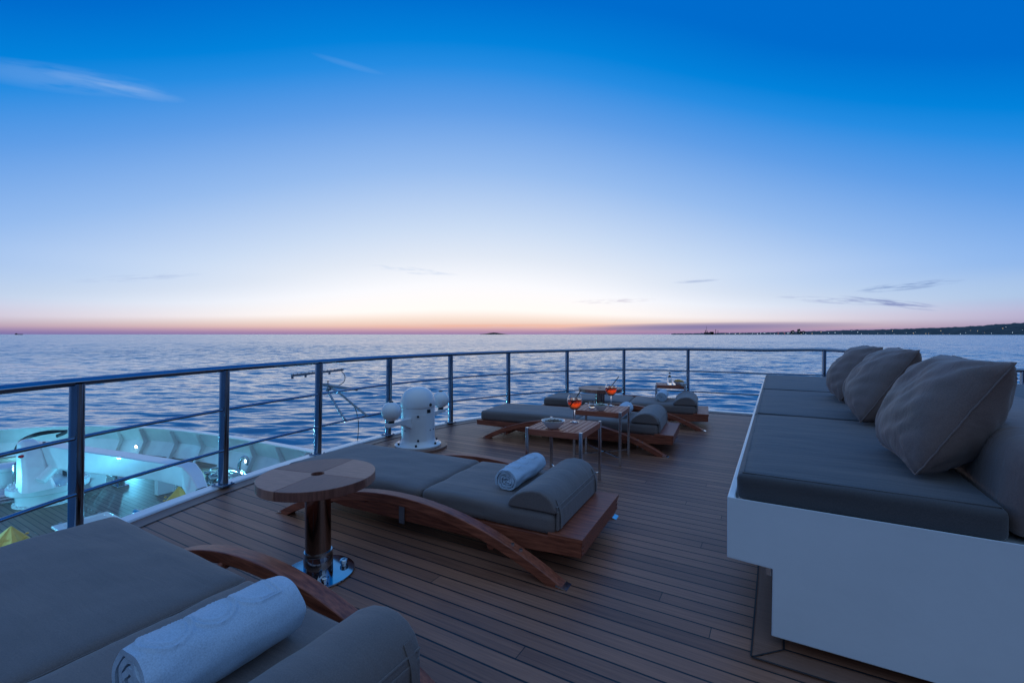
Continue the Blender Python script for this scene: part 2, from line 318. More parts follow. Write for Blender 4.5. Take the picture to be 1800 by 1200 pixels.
def lathe(bm, prof, seg=32, c=(0, 0, 0)):
    c = Vector(c); rings = []
    for r, z in prof:
        if r < 1e-5: rings.append([bm.verts.new(c + Vector((0, 0, z)))])
        else: rings.append([bm.verts.new(c + Vector((r * math.cos(2 * math.pi * k / seg), r * math.sin(2 * math.pi * k / seg), z))) for k in range(seg)])
    for A, B in zip(rings, rings[1:]):
        for k in range(seg):
            l = (k + 1) % seg
            if len(A) == 1 and len(B) == 1: continue
            if len(A) == 1: bm.faces.new((A[0], B[l], B[k]))
            elif len(B) == 1: bm.faces.new((A[k], A[l], B[0]))
            else: bm.faces.new((A[k], A[l], B[l], B[k]))
def prism(bm, outline, z0, z1, f=None):
    lo = [bm.verts.new(f(x, y, z0) if f else (x, y, z0)) for x, y in outline]; hi = [bm.verts.new(f(x, y, z1) if f else (x, y, z1)) for x, y in outline]
    n = len(outline)
    for i in range(n):
        j = (i + 1) % n; bm.faces.new((lo[i], lo[j], hi[j], hi[i]))
    bm.faces.new(list(reversed(lo))); bm.faces.new(hi)
def catmull(P, k=8):
    P = [Vector(p) for p in P]; out = []
    for i in range(len(P) - 1):
        p0 = P[max(i - 1, 0)]; p1 = P[i]; p2 = P[i + 1]; p3 = P[min(i + 2, len(P) - 1)]
        for s in range(k):
            t = s / k
            out.append(.5 * ((2 * p1) + (p2 - p0) * t + (2 * p0 - 5 * p1 + 4 * p2 - p3) * t * t + (3 * p1 - p0 - 3 * p2 + p3) * t ** 3))
    out.append(P[-1]); return out
def cushion(bm, cx, cy, z0, sx, sy, sz, r=.04, res=.03, puff=.012, wrinkle=.003, seed=0, tf=None):
    """upholstered pad: rounded box on a fine grid, crowned and slightly creased"""
    nx, ny, nz = max(6, int(sx / res)), max(6, int(sy / res)), 6
    def lin(n, s):
        half = s / 2; e = [-half, -half + r * .15, -half + r * .45, -half + r]
        inner = [-(half - r) + 2 * (half - r) * i / n for i in range(1, n)]
        return e + inner + [-x for x in reversed(e)]
    X, Y, Z = lin(nx, sx), lin(ny, sy), lin(nz, sz)
    V = {}
    def vert(i, j, k):
        key = (i, j, k)
        if key in V: return V[key]
        p = Vector((X[i], Y[j], Z[k]))
        q = Vector((max(-sx / 2 + r, min(sx / 2 - r, p.x)), max(-sy / 2 + r, min(sy / 2 - r, p.y)), max(-sz / 2 + r, min(sz / 2 - r, p.z))))
        dd = p - q
        if dd.length > 1e-6: p = q + dd.normalized() * r
        u, w = p.x / (sx / 2), p.y / (sy / 2)
        top = max(0, p.z / (sz / 2))
        fall = (1 - min(1, abs(u)) ** 6) * (1 - min(1, abs(w)) ** 6)
        p.z += puff * fall * top
        s3 = Vector((p.x * 4 + seed, p.y * 9, p.z * 6)); nv = noise.noise(s3) + .5 * noise.noise(s3 * 2.3)
        p.z += wrinkle * nv * (top > 0); side = 1 - top
        p.x += wrinkle * nv * side; p.y += wrinkle * 1.2 * nv * side
        p += Vector((cx, cy, z0 + sz / 2))
        V[key] = bm.verts.new(tf(p) if tf else p); return V[key]
    a, b_, c_ = len(X) - 1, len(Y) - 1, len(Z) - 1
    def quad(*k): bm.faces.new([vert(*q) for q in k])
    for i in range(a):
        for j in range(b_):
            quad((i, j, 0), (i, j + 1, 0), (i + 1, j + 1, 0), (i + 1, j, 0)); quad((i, j, c_), (i + 1, j, c_), (i + 1, j + 1, c_), (i, j + 1, c_))
    for i in range(a):
        for k in range(c_):
            quad((i, 0, k), (i + 1, 0, k), (i + 1, 0, k + 1), (i, 0, k + 1)); quad((i, b_, k), (i, b_, k + 1), (i + 1, b_, k + 1), (i + 1, b_, k))
    for j in range(b_):
        for k in range(c_):
            quad((0, j, k), (0, j, k + 1), (0, j + 1, k + 1), (0, j + 1, k)); quad((a, j, k), (a, j + 1, k), (a, j + 1, k + 1), (a, j, k + 1))

# ------------------------------------------------------------------ sea
SEA = -7.0
def build_sea():
    rs = [9.0]
    while rs[-1] < 2500: rs.append(rs[-1] + max(.11, rs[-1] * .0033))
    while rs[-1] < 120000: rs.append(rs[-1] * 1.12)
    rs = np.array(rs)
    ang = np.concatenate([np.linspace(-math.pi, R(-64), 60, endpoint=False), np.linspace(R(-64), R(64), 760, endpoint=False), np.linspace(R(64), math.pi, 60, endpoint=False)])
    nr, na = len(rs), len(ang)
    Rr, An = np.meshgrid(rs, ang, indexing='ij')
    X = Rr * np.sin(An); Y = Rr * np.cos(An); Zz = np.zeros_like(X)
    dr = np.gradient(rs)[:, None]
    rng = np.random.RandomState(3)
    x2 = X + 1.6 * np.sin(Y * .09 + X * .05); y2 = Y + 1.9 * np.sin(X * .07 - Y * .04)
    for _ in range(64):
        lam = float(np.exp(rng.uniform(math.log(.8), math.log(8.5))))
        th = rng.normal(R(8), R(19)); k = 2 * math.pi / lam
        slope = .023 * (1.0 if lam < 4.5 else .55)
        amp = slope / k
        fade = np.clip((lam / dr - 2.0) / 1.2, 0, 1)
        Zz += amp * fade * np.sin(k * (x2 * math.sin(th) + y2 * math.cos(th)) + rng.uniform(0, 6.28))
    for lam, th, sl in ((16, R(22), .011), (21, R(5), .010), (27, R(-14), .009), (12, R(-25), .009)):
        k = 2 * math.pi / lam; Zz += sl / k * np.clip((lam / dr - 2.0) / 1.2, 0, 1) * np.sin(k * (x2 * math.sin(th) + y2 * math.cos(th)) + lam)
    # calmer and livelier patches
    patch = .75 + .35 * np.sin(X * .021 + 1.3) * np.sin(Y * .017 + .4) + .2 * np.sin(X * .006 + Y * .011)
    Zz *= patch
    co = np.stack([X, Y, Zz + SEA], -1).reshape(-1, 3)
    i = np.arange(nr - 1)[:, None]; j = np.arange(na)[None, :]; j2 = (j + 1) % na
    fcs = np.stack([i * na + j, i * na + j2, (i + 1) * na + j2, (i + 1) * na + j], -1).reshape(-1, 4)[:, ::-1]
    # centre fan closed by one ring vertex
    co = np.vstack([co, [[0, 0, SEA]]]); c = len(co) - 1
    jj = np.arange(na); tri = np.stack([jj, np.full(na, c), (jj + 1) % na], -1)[:, ::-1]
    me = bpy.data.meshes.new('sea'); me.vertices.add(len(co)); me.vertices.foreach_set('co', co.ravel())
    nl = fcs.size + tri.size; me.loops.add(nl); me.loops.foreach_set('vertex_index', np.concatenate([fcs.ravel(), tri.ravel()]).astype(np.int32))
    me.polygons.add(len(fcs) + len(tri))
    st = np.concatenate([np.arange(len(fcs)) * 4, fcs.size + np.arange(len(tri)) * 3]).astype(np.int32); me.polygons.foreach_set('loop_start', st)
    me.polygons.foreach_set('use_smooth', np.ones(len(st), bool)); me.update(); me.validate()
    m = base_mat('sea_water', (.08, .215, .34), .06, IOR=1.42); t = m.node_tree; b = t.nodes['Principled BSDF']
    b.inputs['Specular IOR Level'].default_value = .5
    g = nd(t, 'ShaderNodeNewGeometry')
    def vm(op, a, b_=None, sc=None):
        n = nd(t, 'ShaderNodeVectorMath', operation=op); t.links.new(a, n.inputs[0])
        if b_ is not None:
            if isinstance(b_, tuple): n.inputs[1].default_value = b_
            else: t.links.new(b_, n.inputs[1])
        if sc is not None:
            if isinstance(sc, (int, float)): n.inputs['Scale'].default_value = sc
            else: t.links.new(sc, n.inputs['Scale'])
        return n.outputs[1] if op == 'LENGTH' else n.outputs[0]
    dist = vm('LENGTH', g.outputs['Position'])
    far = nd(t, 'ShaderNodeMapRange', interpolation_type='SMOOTHSTEP'); t.links.new(dist, far.inputs[0]); far.inputs[1].default_value = 30; far.inputs[2].default_value = 420
    total = None
    for scale, detail, amp_near, amp_far, st in ((1.1, 4, .30, .95, (.40, 1.25, 1)), (3.4, 3, .22, .45, (.5, 1.2, 1)), (.22, 3, .10, .8, (.45, 1.4, 1))):
        mp = nd(t, 'ShaderNodeMapping'); mp.inputs['Scale'].default_value = st; mp.inputs['Rotation'].default_value = (0, 0, R(7)); t.links.new(g.outputs['Position'], mp.inputs[0])
        ns = nd(t, 'ShaderNodeTexNoise', ins={'Scale': scale, 'Detail': float(detail), 'Roughness': .55, 'Distortion': .5}); t.links.new(mp.outputs[0], ns.inputs['Vector'])
        v = vm('MULTIPLY', vm('SUBTRACT', ns.outputs['Color'], (.5, .5, .5)), (.55, 1.15, 0))
        k = math_n(t, 'ADD', math_n(t, 'MULTIPLY', far.outputs[0], amp_far - amp_near), amp_near)
        v = vm('SCALE', v, sc=k); total = v if total is None else vm('ADD', total, v)
    rr = nd(t, 'ShaderNodeMapRange', interpolation_type='SMOOTHSTEP'); t.links.new(dist, rr.inputs[0]); rr.inputs[1].default_value = 15; rr.inputs[2].default_value = 350; rr.inputs[3].default_value = .10; rr.inputs[4].default_value = .17; t.links.new(rr.outputs[0], b.inputs['Roughness'])
    # calm and ruffled patches
    pn = nd(t, 'ShaderNodeTexNoise', ins={'Scale': .012, 'Detail': 4.0}); mp = nd(t, 'ShaderNodeMapping'); mp.inputs['Scale'].default_value = (.35, 1, 1); t.links.new(g.outputs['Position'], mp.inputs[0]); t.links.new(mp.outputs[0], pn.inputs['Vector'])
    pm = nd(t, 'ShaderNodeMapRange'); t.links.new(pn.outputs[0], pm.inputs[0]); pm.inputs[1].default_value = .3; pm.inputs[2].default_value = .7; pm.inputs[3].default_value = .7; pm.inputs[4].default_value = 1.3
    total = vm('SCALE', total, sc=pm.outputs[0])
    t.links.new(vm('NORMALIZE', vm('ADD', g.outputs['Normal'], total)), b.inputs['Normal'])
    me.materials.append(m)
    o = bpy.data.objects.new('sea', me); COL.objects.link(o); tag(o, kind='structure')
build_sea()

# ------------------------------------------------------------------ upper deck
RAIL_PTS = [(-1.7, -3.5), (-2.35, -1.4), (-2.6, .6), (-2.67, 1.73), (-2.66, 2.78), (-2.42, 3.83), (-2.04, 4.81), (-1.55, 5.75), (-.89, 6.58), (-.06, 7.28), (.95, 7.85), (1.98, 8.05), (3.0, 7.75), (3.95, 7.27), (4.985, 6.76), (5.98, 6.26), (6.66, 5.92), (9.0, 4.75), (13.0, 2.75)]
RAIL_H = {0: 1.01, 1: 1.01, 2: 1.01, 3: 1.01, 4: 1.01, 5: 1.01, 6: 1.01, 7: 1.01, 8: 1.01, 9: 1.015, 10: 1.02, 11: 1.04, 12: 1.05, 13: 1.05, 14: 1.05, 15: .83, 16: .83, 17: .83, 18: .83}
K = 8
fine = catmull([(x, y, 0) for x, y in RAIL_PTS], K)
def offset_curve(pts, d):
    out = []
    for i, p in enumerate(pts):
        t = (pts[min(i + 1, len(pts) - 1)] - pts[max(i - 1, 0)]).normalized(); out.append(p + Vector((-t.y, t.x, 0)) * d)
    return out
edge = offset_curve(fine, -.0)          # path of the rail; outboard is to the left of the path
def build_upper_deck():
    bm = bmesh.new(); inner = offset_curve(fine, .02)
    # deck panel in ship coordinates so planks run fore and aft
    inv = Matrix.Rotation(-SHIP, 4, 'Z')
    pts = [inv @ p for p in inner]
    aft = [inv @ Vector(p) for p in ((13, -9, 0), (2, -9, 0))]
    vs = [bm.verts.new(p) for p in pts + aft]; f = bm.faces.new(vs)
    if f.calc_center_median and f.normal.z < 0: f.normal_flip()
    bmesh.ops.triangulate(bm, faces=[f])
    for f in bm.faces:
        f.normal_update()
        if f.normal.z < 0: f.normal_flip()
    o = put('deck', bm, M['deck'], smooth=False, rot=(0, 0, SHIP)); tag(o, kind='structure')
    # margin board following the edge
    bm = bmesh.new(); o1 = offset_curve(fine, .018); o2 = offset_curve(fine, -.115)
    A = [bm.verts.new(p + Vector((0, 0, .004))) for p in o1]; B = [bm.verts.new(p + Vector((0, 0, .004))) for p in o2]
    for i in range(len(A) - 1): bm.faces.new((A[i], B[i], B[i + 1], A[i + 1]))
    for f in bm.faces:
        f.normal_update()
        if f.normal.z < 0: f.normal_flip()
    m = put('deck_margin_board', bm, M['margin'], parent=o, smooth=False); m.rotation_euler = (0, 0, -SHIP)
    bm = bmesh.new(); C1 = offset_curve(fine, -.115); C2 = offset_curve(fine, -.123)
    A = [bm.verts.new(p + Vector((0, 0, .006))) for p in C1]; B = [bm.verts.new(p + Vector((0, 0, .006))) for p in C2]
    for i in range(len(A) - 1): bm.faces.new((A[i], B[i], B[i + 1], A[i + 1]))
    m = put('caulk_seam', bm, M['black'], parent=o, smooth=False); m.rotation_euler = (0, 0, -SHIP)
    # white rounded lip outside the teak
    bm = bmesh.new(); lip = offset_curve(fine, .075)
    sec = [(.058, .012), (.050, .022), (-.05, .022), (-.062, .012), (-.066, -.02), (-.066, -.22), (.03, -.22), (.058, -.02)]
    sweep(bm, lip, sec); m = put('edge_lip', bm, M['gel'], parent=o); m.rotation_euler = (0, 0, -SHIP)
    # superstructure front below, raked
    bm = bmesh.new(); w1 = offset_curve(fine, .10); w2 = offset_curve(fine, .02)
    A = [bm.verts.new(p + Vector((0, 0, -.2))) for p in w1]; B = [bm.verts.new(p + Vector((0, 0, -3.0))) for p in w2]
    for i in range(len(A) - 1): bm.faces.new((A[i], B[i], B[i + 1], A[i + 1]))
    m = put('superstructure_front', bm, M['gel'], parent=o); m.rotation_euler = (0, 0, -SHIP)
    md = m.modifiers.new('solid', 'SOLIDIFY'); md.thickness = .05
    return o
DECK = build_upper_deck()

def build_rail():
    root = tag(empty('guard_rail', (0, 0, 0)), 'polished steel guard rail with three bars curving round the upper deck edge', 'railing')
    hp = catmull([(x, y, RAIL_H[i]) for i, (x, y) in enumerate(RAIL_PTS)], K)
    hp = [Vector((p.x, p.y, p.z)) for p in hp]
    # straight ramp for the step down aft
    def bar(zs, r, name):
        bm = bmesh.new(); pts = []
        for p in hp:
            k = p.z / 1.01
            z = p.z if zs is None else zs * (1.0 + (p.z - 1.01) * .35)
            pts.append(Vector((p.x, p.y, z)))
        tube(bm, pts, r, 14); put(name, bm, M['rail'], root)
    bar(None, .026, 'top_rail'); bar(.667, .0125, 'middle_rail'); bar(.325, .0125, 'middle_rail')
    for i in (1, 2, 3, 4, 5, 6, 7, 8, 9, 10, 11, 12):
        post(root, hp, i * K)
    # post at px 1448 and one at px 1784
    j = min(range(len(hp)), key=lambda q: abs(hp[q].x / max(hp[q].y, .1) - .685) + (hp[q].y < 5) * 9)
    post(root, hp, j)
    j = min(range(len(hp)), key=lambda q: abs(hp[q].x / max(hp[q].y, .1) - 1.105) + (hp[q].y < 4) * 9)
    post(root, hp, j); post(root, hp, 17 * K)
def post(root, hp, idx):
    p = hp[idx]; t = (hp[min(idx + 1, len(hp) - 1)] - hp[max(idx - 1, 0)]); t.z = 0; t.normalize(); n = Vector((-t.y, t.x, 0))
    bm = bmesh.new(); rings = []
    b = Vector((p.x, p.y, 0)) + n * .03
    tp = Vector((p.x, p.y, p.z - .012)) + n * .0
    if idx >= 8 * K: tp += n * .0; b -= n * .03
    for q in (b + Vector((0, 0, .02)), b.lerp(tp, .5), tp):
        rings.append([bm.verts.new(q + t * (.029 * math.cos(a)) + n * (.047 * math.sin(a))) for a in [2 * math.pi * k / 24 for k in range(24)]])
    for A, B in zip(rings, rings[1:]):
        for k in range(24): bm.faces.new((A[k], A[(k + 1) % 24], B[(k + 1) % 24], B[k]))
    o = put('post', bm, M['rail'], root, autosm=60)
    bm = bmesh.new(); ang = math.atan2(t.y, t.x)
    box(bm, b + Vector((0, 0, .03)), (.11, .13, .016), ang)
    for sx in (-.04, .04):
        for sy in (-.048, .048):
            q = b + t * sx + n * sy + Vector((0, 0, .038)); cyl(bm, q, q + Vector((0, 0, .008)), .008, seg=8)
    put('base_plate', bm, M['rail'], o, bevel=.003)
build_rail()

# ------------------------------------------------------------------ sun loungers
def lounger(a0, v0, delta, label):
    """local x = towards the head (aft), y = starboard, feet at x = -1.09 and 1.09"""
    root = empty('sun_lounger', S(a0, v0), SHIP + delta)
    tag(root, label, 'sun lounger', 'sun loungers on the teak deck')
    hw = .385; lo_ = .50
    fr = bmesh.new()
    for s in (-1, 1):
        # side rail: deep towards the middle, tapering to the ends
        out = [(-1.27, .13), (-1.27, .19), (1.15, .19), (1.15, .105), (1.0, .098), (.6, .08), (-.6, .085), (-.9, .12)]
        vs0 = [fr.verts.new((x, s * hw, z)) for x, z in out]; vs1 = [fr.verts.new((x, s * (hw - .035), z)) for x, z in out]
        k = len(out)
        for i in range(k): fr.faces.new((vs0[i], vs0[(i + 1) % k], vs1[(i + 1) % k], vs1[i]))
        fr.faces.new(vs0); fr.faces.new(list(reversed(vs1)))
    bmesh.ops.recalc_face_normals(fr, faces=fr.faces)
    put('frame', fr, M['wood'], root, bevel=.004, smooth=False)
    hb = bmesh.new(); box(hb, (1.06, 0, .197), (.20, 2 * hw + .012, .022)); box(hb, (1.135, 0, .145), (.034, 2 * hw - .074, .08))
    # finger joint marks on the corners
    for s in (-1, 1):
        for k in range(3): box(hb, (1.1525, s * (hw - .018), .122 + k * .026), (.004, .03, .014))
    put('head_board', hb, M['wood'], root, bevel=.004)
    fb = bmesh.new(); box(fb, (-1.252, 0, .161), (.03, 2 * hw - .074, .055)); put('foot_board', fb, M['wood'], root, bevel=.004)
    sl = bmesh.new()
    for k in range(20): box(sl, (-1.14 + k * .108, 0, .181), (.07, 2 * hw - .074, .016))
    put('slats', sl, M['wood'], root, bevel=.002)
    # curved legs
    Rr = (1.09 ** 2 + .29 ** 2) / (2 * .29); zc = .285 - Rr
    th0 = math.asin(1.09 / Rr)
    for s in (-1, 1):
        bm = bmesh.new(); pts = []; ups = []
        for k in range(29):
            th = -th0 + 2 * th0 * k / 28
            # a little flatter than a circle at the feet
            x = Rr * math.sin(th); z = zc + Rr * math.cos(th)
            z = z if abs(x) < .75 else z - .00
            pts.append((x, s * lo_, z)); ups.append((math.sin(th), 0, math.cos(th)))
        sec = lambda u: [(-.036, -.034 - .006 * math.sin(math.pi * u)), (.036, -.034 - .006 * math.sin(math.pi * u)), (.036, .018), (-.036, .018)]
        sweep(bm, pts, sec, ups=ups); put('curved_leg', bm, M['wood'], root, bevel=.004)
        leg = COL.objects[-1]
        for e in (-1, 1):
            b2 = bmesh.new(); box(b2, (e * 1.093, s * lo_, -.0), (.065, .076, .012), Matrix.Rotation(e * R(25), 4, 'Y')); 
            for v in b2.verts: v.co.z = max(v.co.z, .001)
            put('foot_cap', b2, M['steel_b'], leg, smooth=False)
            b2 = bmesh.new()
            for dx in (.0, .05):
                xx = e * (.80 + dx); zz = zc + math.sqrt(Rr * Rr - xx * xx) + .017
                cyl(b2, (xx, s * lo_, zz), (xx, s * lo_, zz + .010), .010, seg=10)
                cyl(b2, (xx, s * lo_, zz - .075), (xx, s * lo_, zz - .052), .006, seg=8)
            put_each('bolt', b2, M['steel_b'], leg)
    cb = bmesh.new(); cyl(cb, (-.79, -lo_ - .0, .095), (-.79, lo_ + .0, .095), .034); cyl(cb, (.66, -lo_, .12), (.66, lo_, .12), .024); cyl(cb, (-.30, -lo_, .22), (-.30, -lo_ + .12, .20), .02); cyl(cb, (-.30, lo_, .22), (-.30, lo_ - .12, .20), .02)
    put_each('cross_bar', cb, M['wood'], root)
    st = bmesh.new()
    for s in (-1, 1): box(st, (-.07, s * (hw + .0045), .14), (.045, .006, .15))
    put_each('bracket', st, M['alu'], root, bevel=.001)
    # mattress in two pads, split towards the head
    f = bmesh.new(); cushion(f, -.575, 0, .190, 1.29, .765, .118, .034, wrinkle=.005, seed=a0 + v0 * 3, puff=.014); put('foot_cushion', f, M['fabric'], root, autosm=0)
    h = bmesh.new(); cushion(h, .537, 0, .190, .92, .765, .118, .034, wrinkle=.005, seed=a0 + 9 + v0 * 3, puff=.012); put('head_cushion', h, M['fabric'], root, autosm=0)
    pp = bmesh.new()
    for (x0, x1) in ((-1.22, .07), (.077, .997)):
        c = []; r_ = .03
        for (cx, cy, a1) in ((x1 - r_, .3825 - r_, 0), (x0 + r_, .3825 - r_, 90), (x0 + r_, -.365 + r_, 180), (x1 - r_, -.365 + r_, 270)):
            for q in range(4): c.append((cx + (r_ - .004) * math.cos(R(a1 + q * 30)), cy + (r_ - .004) * math.sin(R(a1 + q * 30)), .291))
        tube(pp, c, .0035, 6, cyclic=True)
    put('piping', pp, M['fabric'], root)
    # D-shaped head bolster that folds down over the end
    b = bmesh.new(); sec = []
    prof = [(1.013 + (x_ - 1.013) * .9, .311 + z_) for x_, z_ in ((.665, 0), (.660, .012), (.675, .040), (.72, .078), (.775, .104), (.84, .118), (.90, .117), (.95, .098), (.985, .068), (1.006, .025), (1.010, .006), (1.004, .0), (.93, .002), (.84, .002), (.74, .001))]
    ny = 30; rings = []; m = len(prof)
    for j in range(ny + 1):
        u = -1 + 2 * j / ny
        if abs(u) > .93: u = math.copysign(.93 + (abs(u) - .93) * 1.0, u)
        y = u * .3825; e = max(0, (abs(u) - .90) / .10)
        s = math.sqrt(max(0, 1 - e * e * .16)); ring = []
        for (x, z) in prof:
            cx, cz = .86, .335
            nz = noise.noise(Vector((x * 6 + v0, y * 9, z * 5))) * .006
            ring.append(b.verts.new((cx + (x - cx) * s, y, max(.3105, cz + (z - cz) * s + (nz if z > .34 else 0)))))
        rings.append(ring)
    for A, B in zip(rings, rings[1:]):
        for k in range(m): b.faces.new((A[k], B[k], B[(k + 1) % m], A[(k + 1) % m]))
    b.faces.new(rings[0]); b.faces.new(list(reversed(rings[-1])))
    bmesh.ops.recalc_face_normals(b, faces=b.faces)
    bo = put('head_bolster', b, M['fabric'], root, autosm=62)
    md = bo.modifiers.new('bevel', 'BEVEL'); md.width = .007; md.segments = 3; md.limit_method = 'ANGLE'; md.angle_limit = R(60)
    b = bmesh.new(); cushion(b, 1.006, 0, .215, .014, .73, .108, .006, res=.04, puff=.0, wrinkle=.001); put('end_flap', b, M['fabric'], bo)
    # strap round the end and seam welt
    sb = bmesh.new()
    for s in (-1, 1):
        pts = [(.990, s * .33, .380), (1.012, s * .332, .33), (1.0205, s * .332, .28), (1.0205, s * .332, .225)]
        sweep(sb, catmull(pts, 4), [(-.014, -.0015), (.014, -.0015), (.014, .0015), (-.014, .0015)], ups=[(1, 0, .1)] * 13)
    sweep(sb, [(1.0045, -.37 + .74 * k / 14, .345) for k in range(15)], circ(.004, 6))
    put_each('strap', sb, M['fabric'], bo)
    return root
lounger(-1.94, .675, R(0), 'nearest sun lounger in the bottom left corner, with a large white towel at its head')
lounger(-2.065, 2.585, R(3.2), 'sun lounger behind the near round pedestal table, white rolled towel against its head bolster')
lounger(-2.15, 5.38, R(5.3), 'sun lounger standing just behind the two slatted steel-legged tables with drinks')
lounger(-2.00, 6.93, R(7.5), 'farthest sun lounger beside the bow railing and the small table with the bottle')

# ------------------------------------------------------------------ rolled towels
def towel(a, v, z, length, rad, rot, label, emboss=False, seed=1.0, turns=4.2):
    o0 = empty('rolled_towel', S(a, v, z), 0); bpy.data.objects.remove(o0)
    bm = bmesh.new(); nt_ = int(turns * (120 if emboss else 40)); ny = 110 if emboss else 26; th_l = (rad - .012) / turns * .80
    rows = []
    for side in (0, 1):
        for i in range(nt_ + 1):
            t = i / nt_; ang = t * turns * 2 * math.pi - turns * 2 * math.pi + R(-150)
            rr = .010 + (rad - .010) * t - (th_l if side else 0) * (t > .0)
            row = []
            for j in range(ny + 1):
                y = -length / 2 + length * j / ny
                edge = abs(2 * j / ny - 1)
                wob = .006 * noise.noise(Vector((math.cos(ang) * 2 + seed, math.sin(ang) * 2, y * 9 + t * 2))) + .0012 * noise.noise(Vector((ang * 1.5, seed, y * 18)))
                r = max(.003, rr + wob * (.4 + .6 * t))
                r *= 1 - .05 * max(0, edge - .85) / .15
                yy = y + (.012 * noise.noise(Vector((ang * .9, seed * 2, 1.0))) + .010 * (t - .5)) * (edge ** 8) * (1 if y > 0 else -1)
                if emboss and side == 0 and t > .72:
                    for q, cy in enumerate((-.13, -.015, .10)):
                        da = ((ang - R(96)) + math.pi) % (2 * math.pi) - math.pi
                        sx = (y - cy) / .058; sa = da / .62
                        if q == 2 and sx > 0: dd = max(abs(sx), abs(sa) ** 1.5) * (.55 + .45 * max(abs(sx), abs(sa)))
                        else: dd = math.sqrt(sx * sx + sa * sa)
                        for r0, h in ((1.0, .006), (.74, .005)):
                            r += h * math.exp(-((dd - r0) / .065) ** 2)
                x_ = r * math.cos(ang) * 1.06; z_ = r * math.sin(ang) * .95 + rad * .93
                row.append(bm.verts.new((x_, yy, max(z_, .002))))
            rows.append(row)
    n1 = nt_ + 1
    for i in range(nt_):
        for j in range(ny):
            A, B = rows[i], rows[i + 1]; bm.faces.new((A[j], A[j + 1], B[j + 1], B[j]))
            A, B = rows[n1 + i], rows[n1 + i + 1]; bm.faces.new((A[j], B[j], B[j + 1], A[j + 1]))
        for j in (0, ny):
            q = (rows[i][j], rows[i + 1][j], rows[n1 + i + 1][j], rows[n1 + i][j]); bm.faces.new(q if j == 0 else tuple(reversed(q)))
    for j in range(ny):
        bm.faces.new((rows[nt_][j], rows[nt_][j + 1], rows[n1 + nt_][j + 1], rows[n1 + nt_][j]))
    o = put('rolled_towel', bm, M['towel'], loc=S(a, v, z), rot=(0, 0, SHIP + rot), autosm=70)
    tag(o, label, 'towel', 'rolled towels on the loungers')
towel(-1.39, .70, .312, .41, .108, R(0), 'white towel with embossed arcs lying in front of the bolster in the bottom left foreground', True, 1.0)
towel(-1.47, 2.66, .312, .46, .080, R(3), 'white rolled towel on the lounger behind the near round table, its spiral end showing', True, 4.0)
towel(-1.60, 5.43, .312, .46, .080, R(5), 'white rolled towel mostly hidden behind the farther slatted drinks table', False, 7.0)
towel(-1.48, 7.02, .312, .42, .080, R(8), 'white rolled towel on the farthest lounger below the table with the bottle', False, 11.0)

# ------------------------------------------------------------------ round pedestal tables
def round_table(p, rot, label):
    root = tag(empty('pedestal_table', p, rot), label, 'side table', 'round pedestal tables between the loungers')
    R1 = .30; zt = .545; hole = .034
    def wedge(a0, a1, mat):
        bm = bmesh.new(); n = 14; out = []
        for k in range(n + 1): a = a0 + (a1 - a0) * k / n; out.append((R1 * math.cos(a), R1 * math.sin(a)))
        for k in range(n, -1, -1): a = a0 + (a1 - a0) * k / n; out.append((hole * math.cos(a), hole * math.sin(a)))
        prism(bm, out, zt - .048, zt); put('top_segment', bm, mat, root, bevel=.0025)
    g = .004
    for q in range(4):
        a0 = q * math.pi / 2 ; a1 = (q + 1) * math.pi / 2 
        wedge(a0 + g, a1 - g * .2, M['teak_l'] if q % 2 == 0 else M['teak_d'])
    bm = bmesh.new(); cyl(bm, (0, 0, zt - .047), (0, 0, zt - .03), .0335, seg=28); put('centre_cup', bm, M['black'], root)
    bm = bmesh.new(); lathe(bm, [(0, .5), (.066, .5), (.066, .129), (0, .129)], 48); put('stem', bm, M['steel_dark_reflect'], root)
    bm = bmesh.new(); lathe(bm, [(0, .128), (.072, .128), (.072, .105), (.075, .100), (.075, .012), (0, .012)], 48); put('stem_collar', bm, M['steel'], root)
    bm = bmesh.new(); lathe(bm, [(0, .002), (.185, .002), (.188, .006), (.186, .012), (0, .0125)], 64)
    pl = put('base_plate', bm, M['steel'], root)
    for k in range(4):
        a = R(45 + 90 * k) + R(8); bm = bmesh.new(); c = (.135 * math.cos(a), .135 * math.sin(a), 0)
        lathe(bm, [(0, .012), (.017, .012), (.017, .02), (.021, .022), (.022, .036), (.019, .040), (.009, .040), (.008, .034), (0, .034)], 20, c); put('bolt', bm, M['steel'], pl)
    bm = bmesh.new(); tube(bm, catmull([(.060, .02, .455), (.085, .024, .45), (.105, .03, .452), (.118, .034, .466)], 4), .005, 8); sph(bm, (.119, .035, .472), .009, 10); put('latch', bm, M['steel'], root)
round_table(Vector((-1.055, 2.46, 0)), R(-18), 'round teak pedestal table with quartered top, near one, between the two closest loungers')
round_table(Vector((1.245, 6.43, 0)), R(-18), 'round teak pedestal table in the distance, behind the two drink glasses')

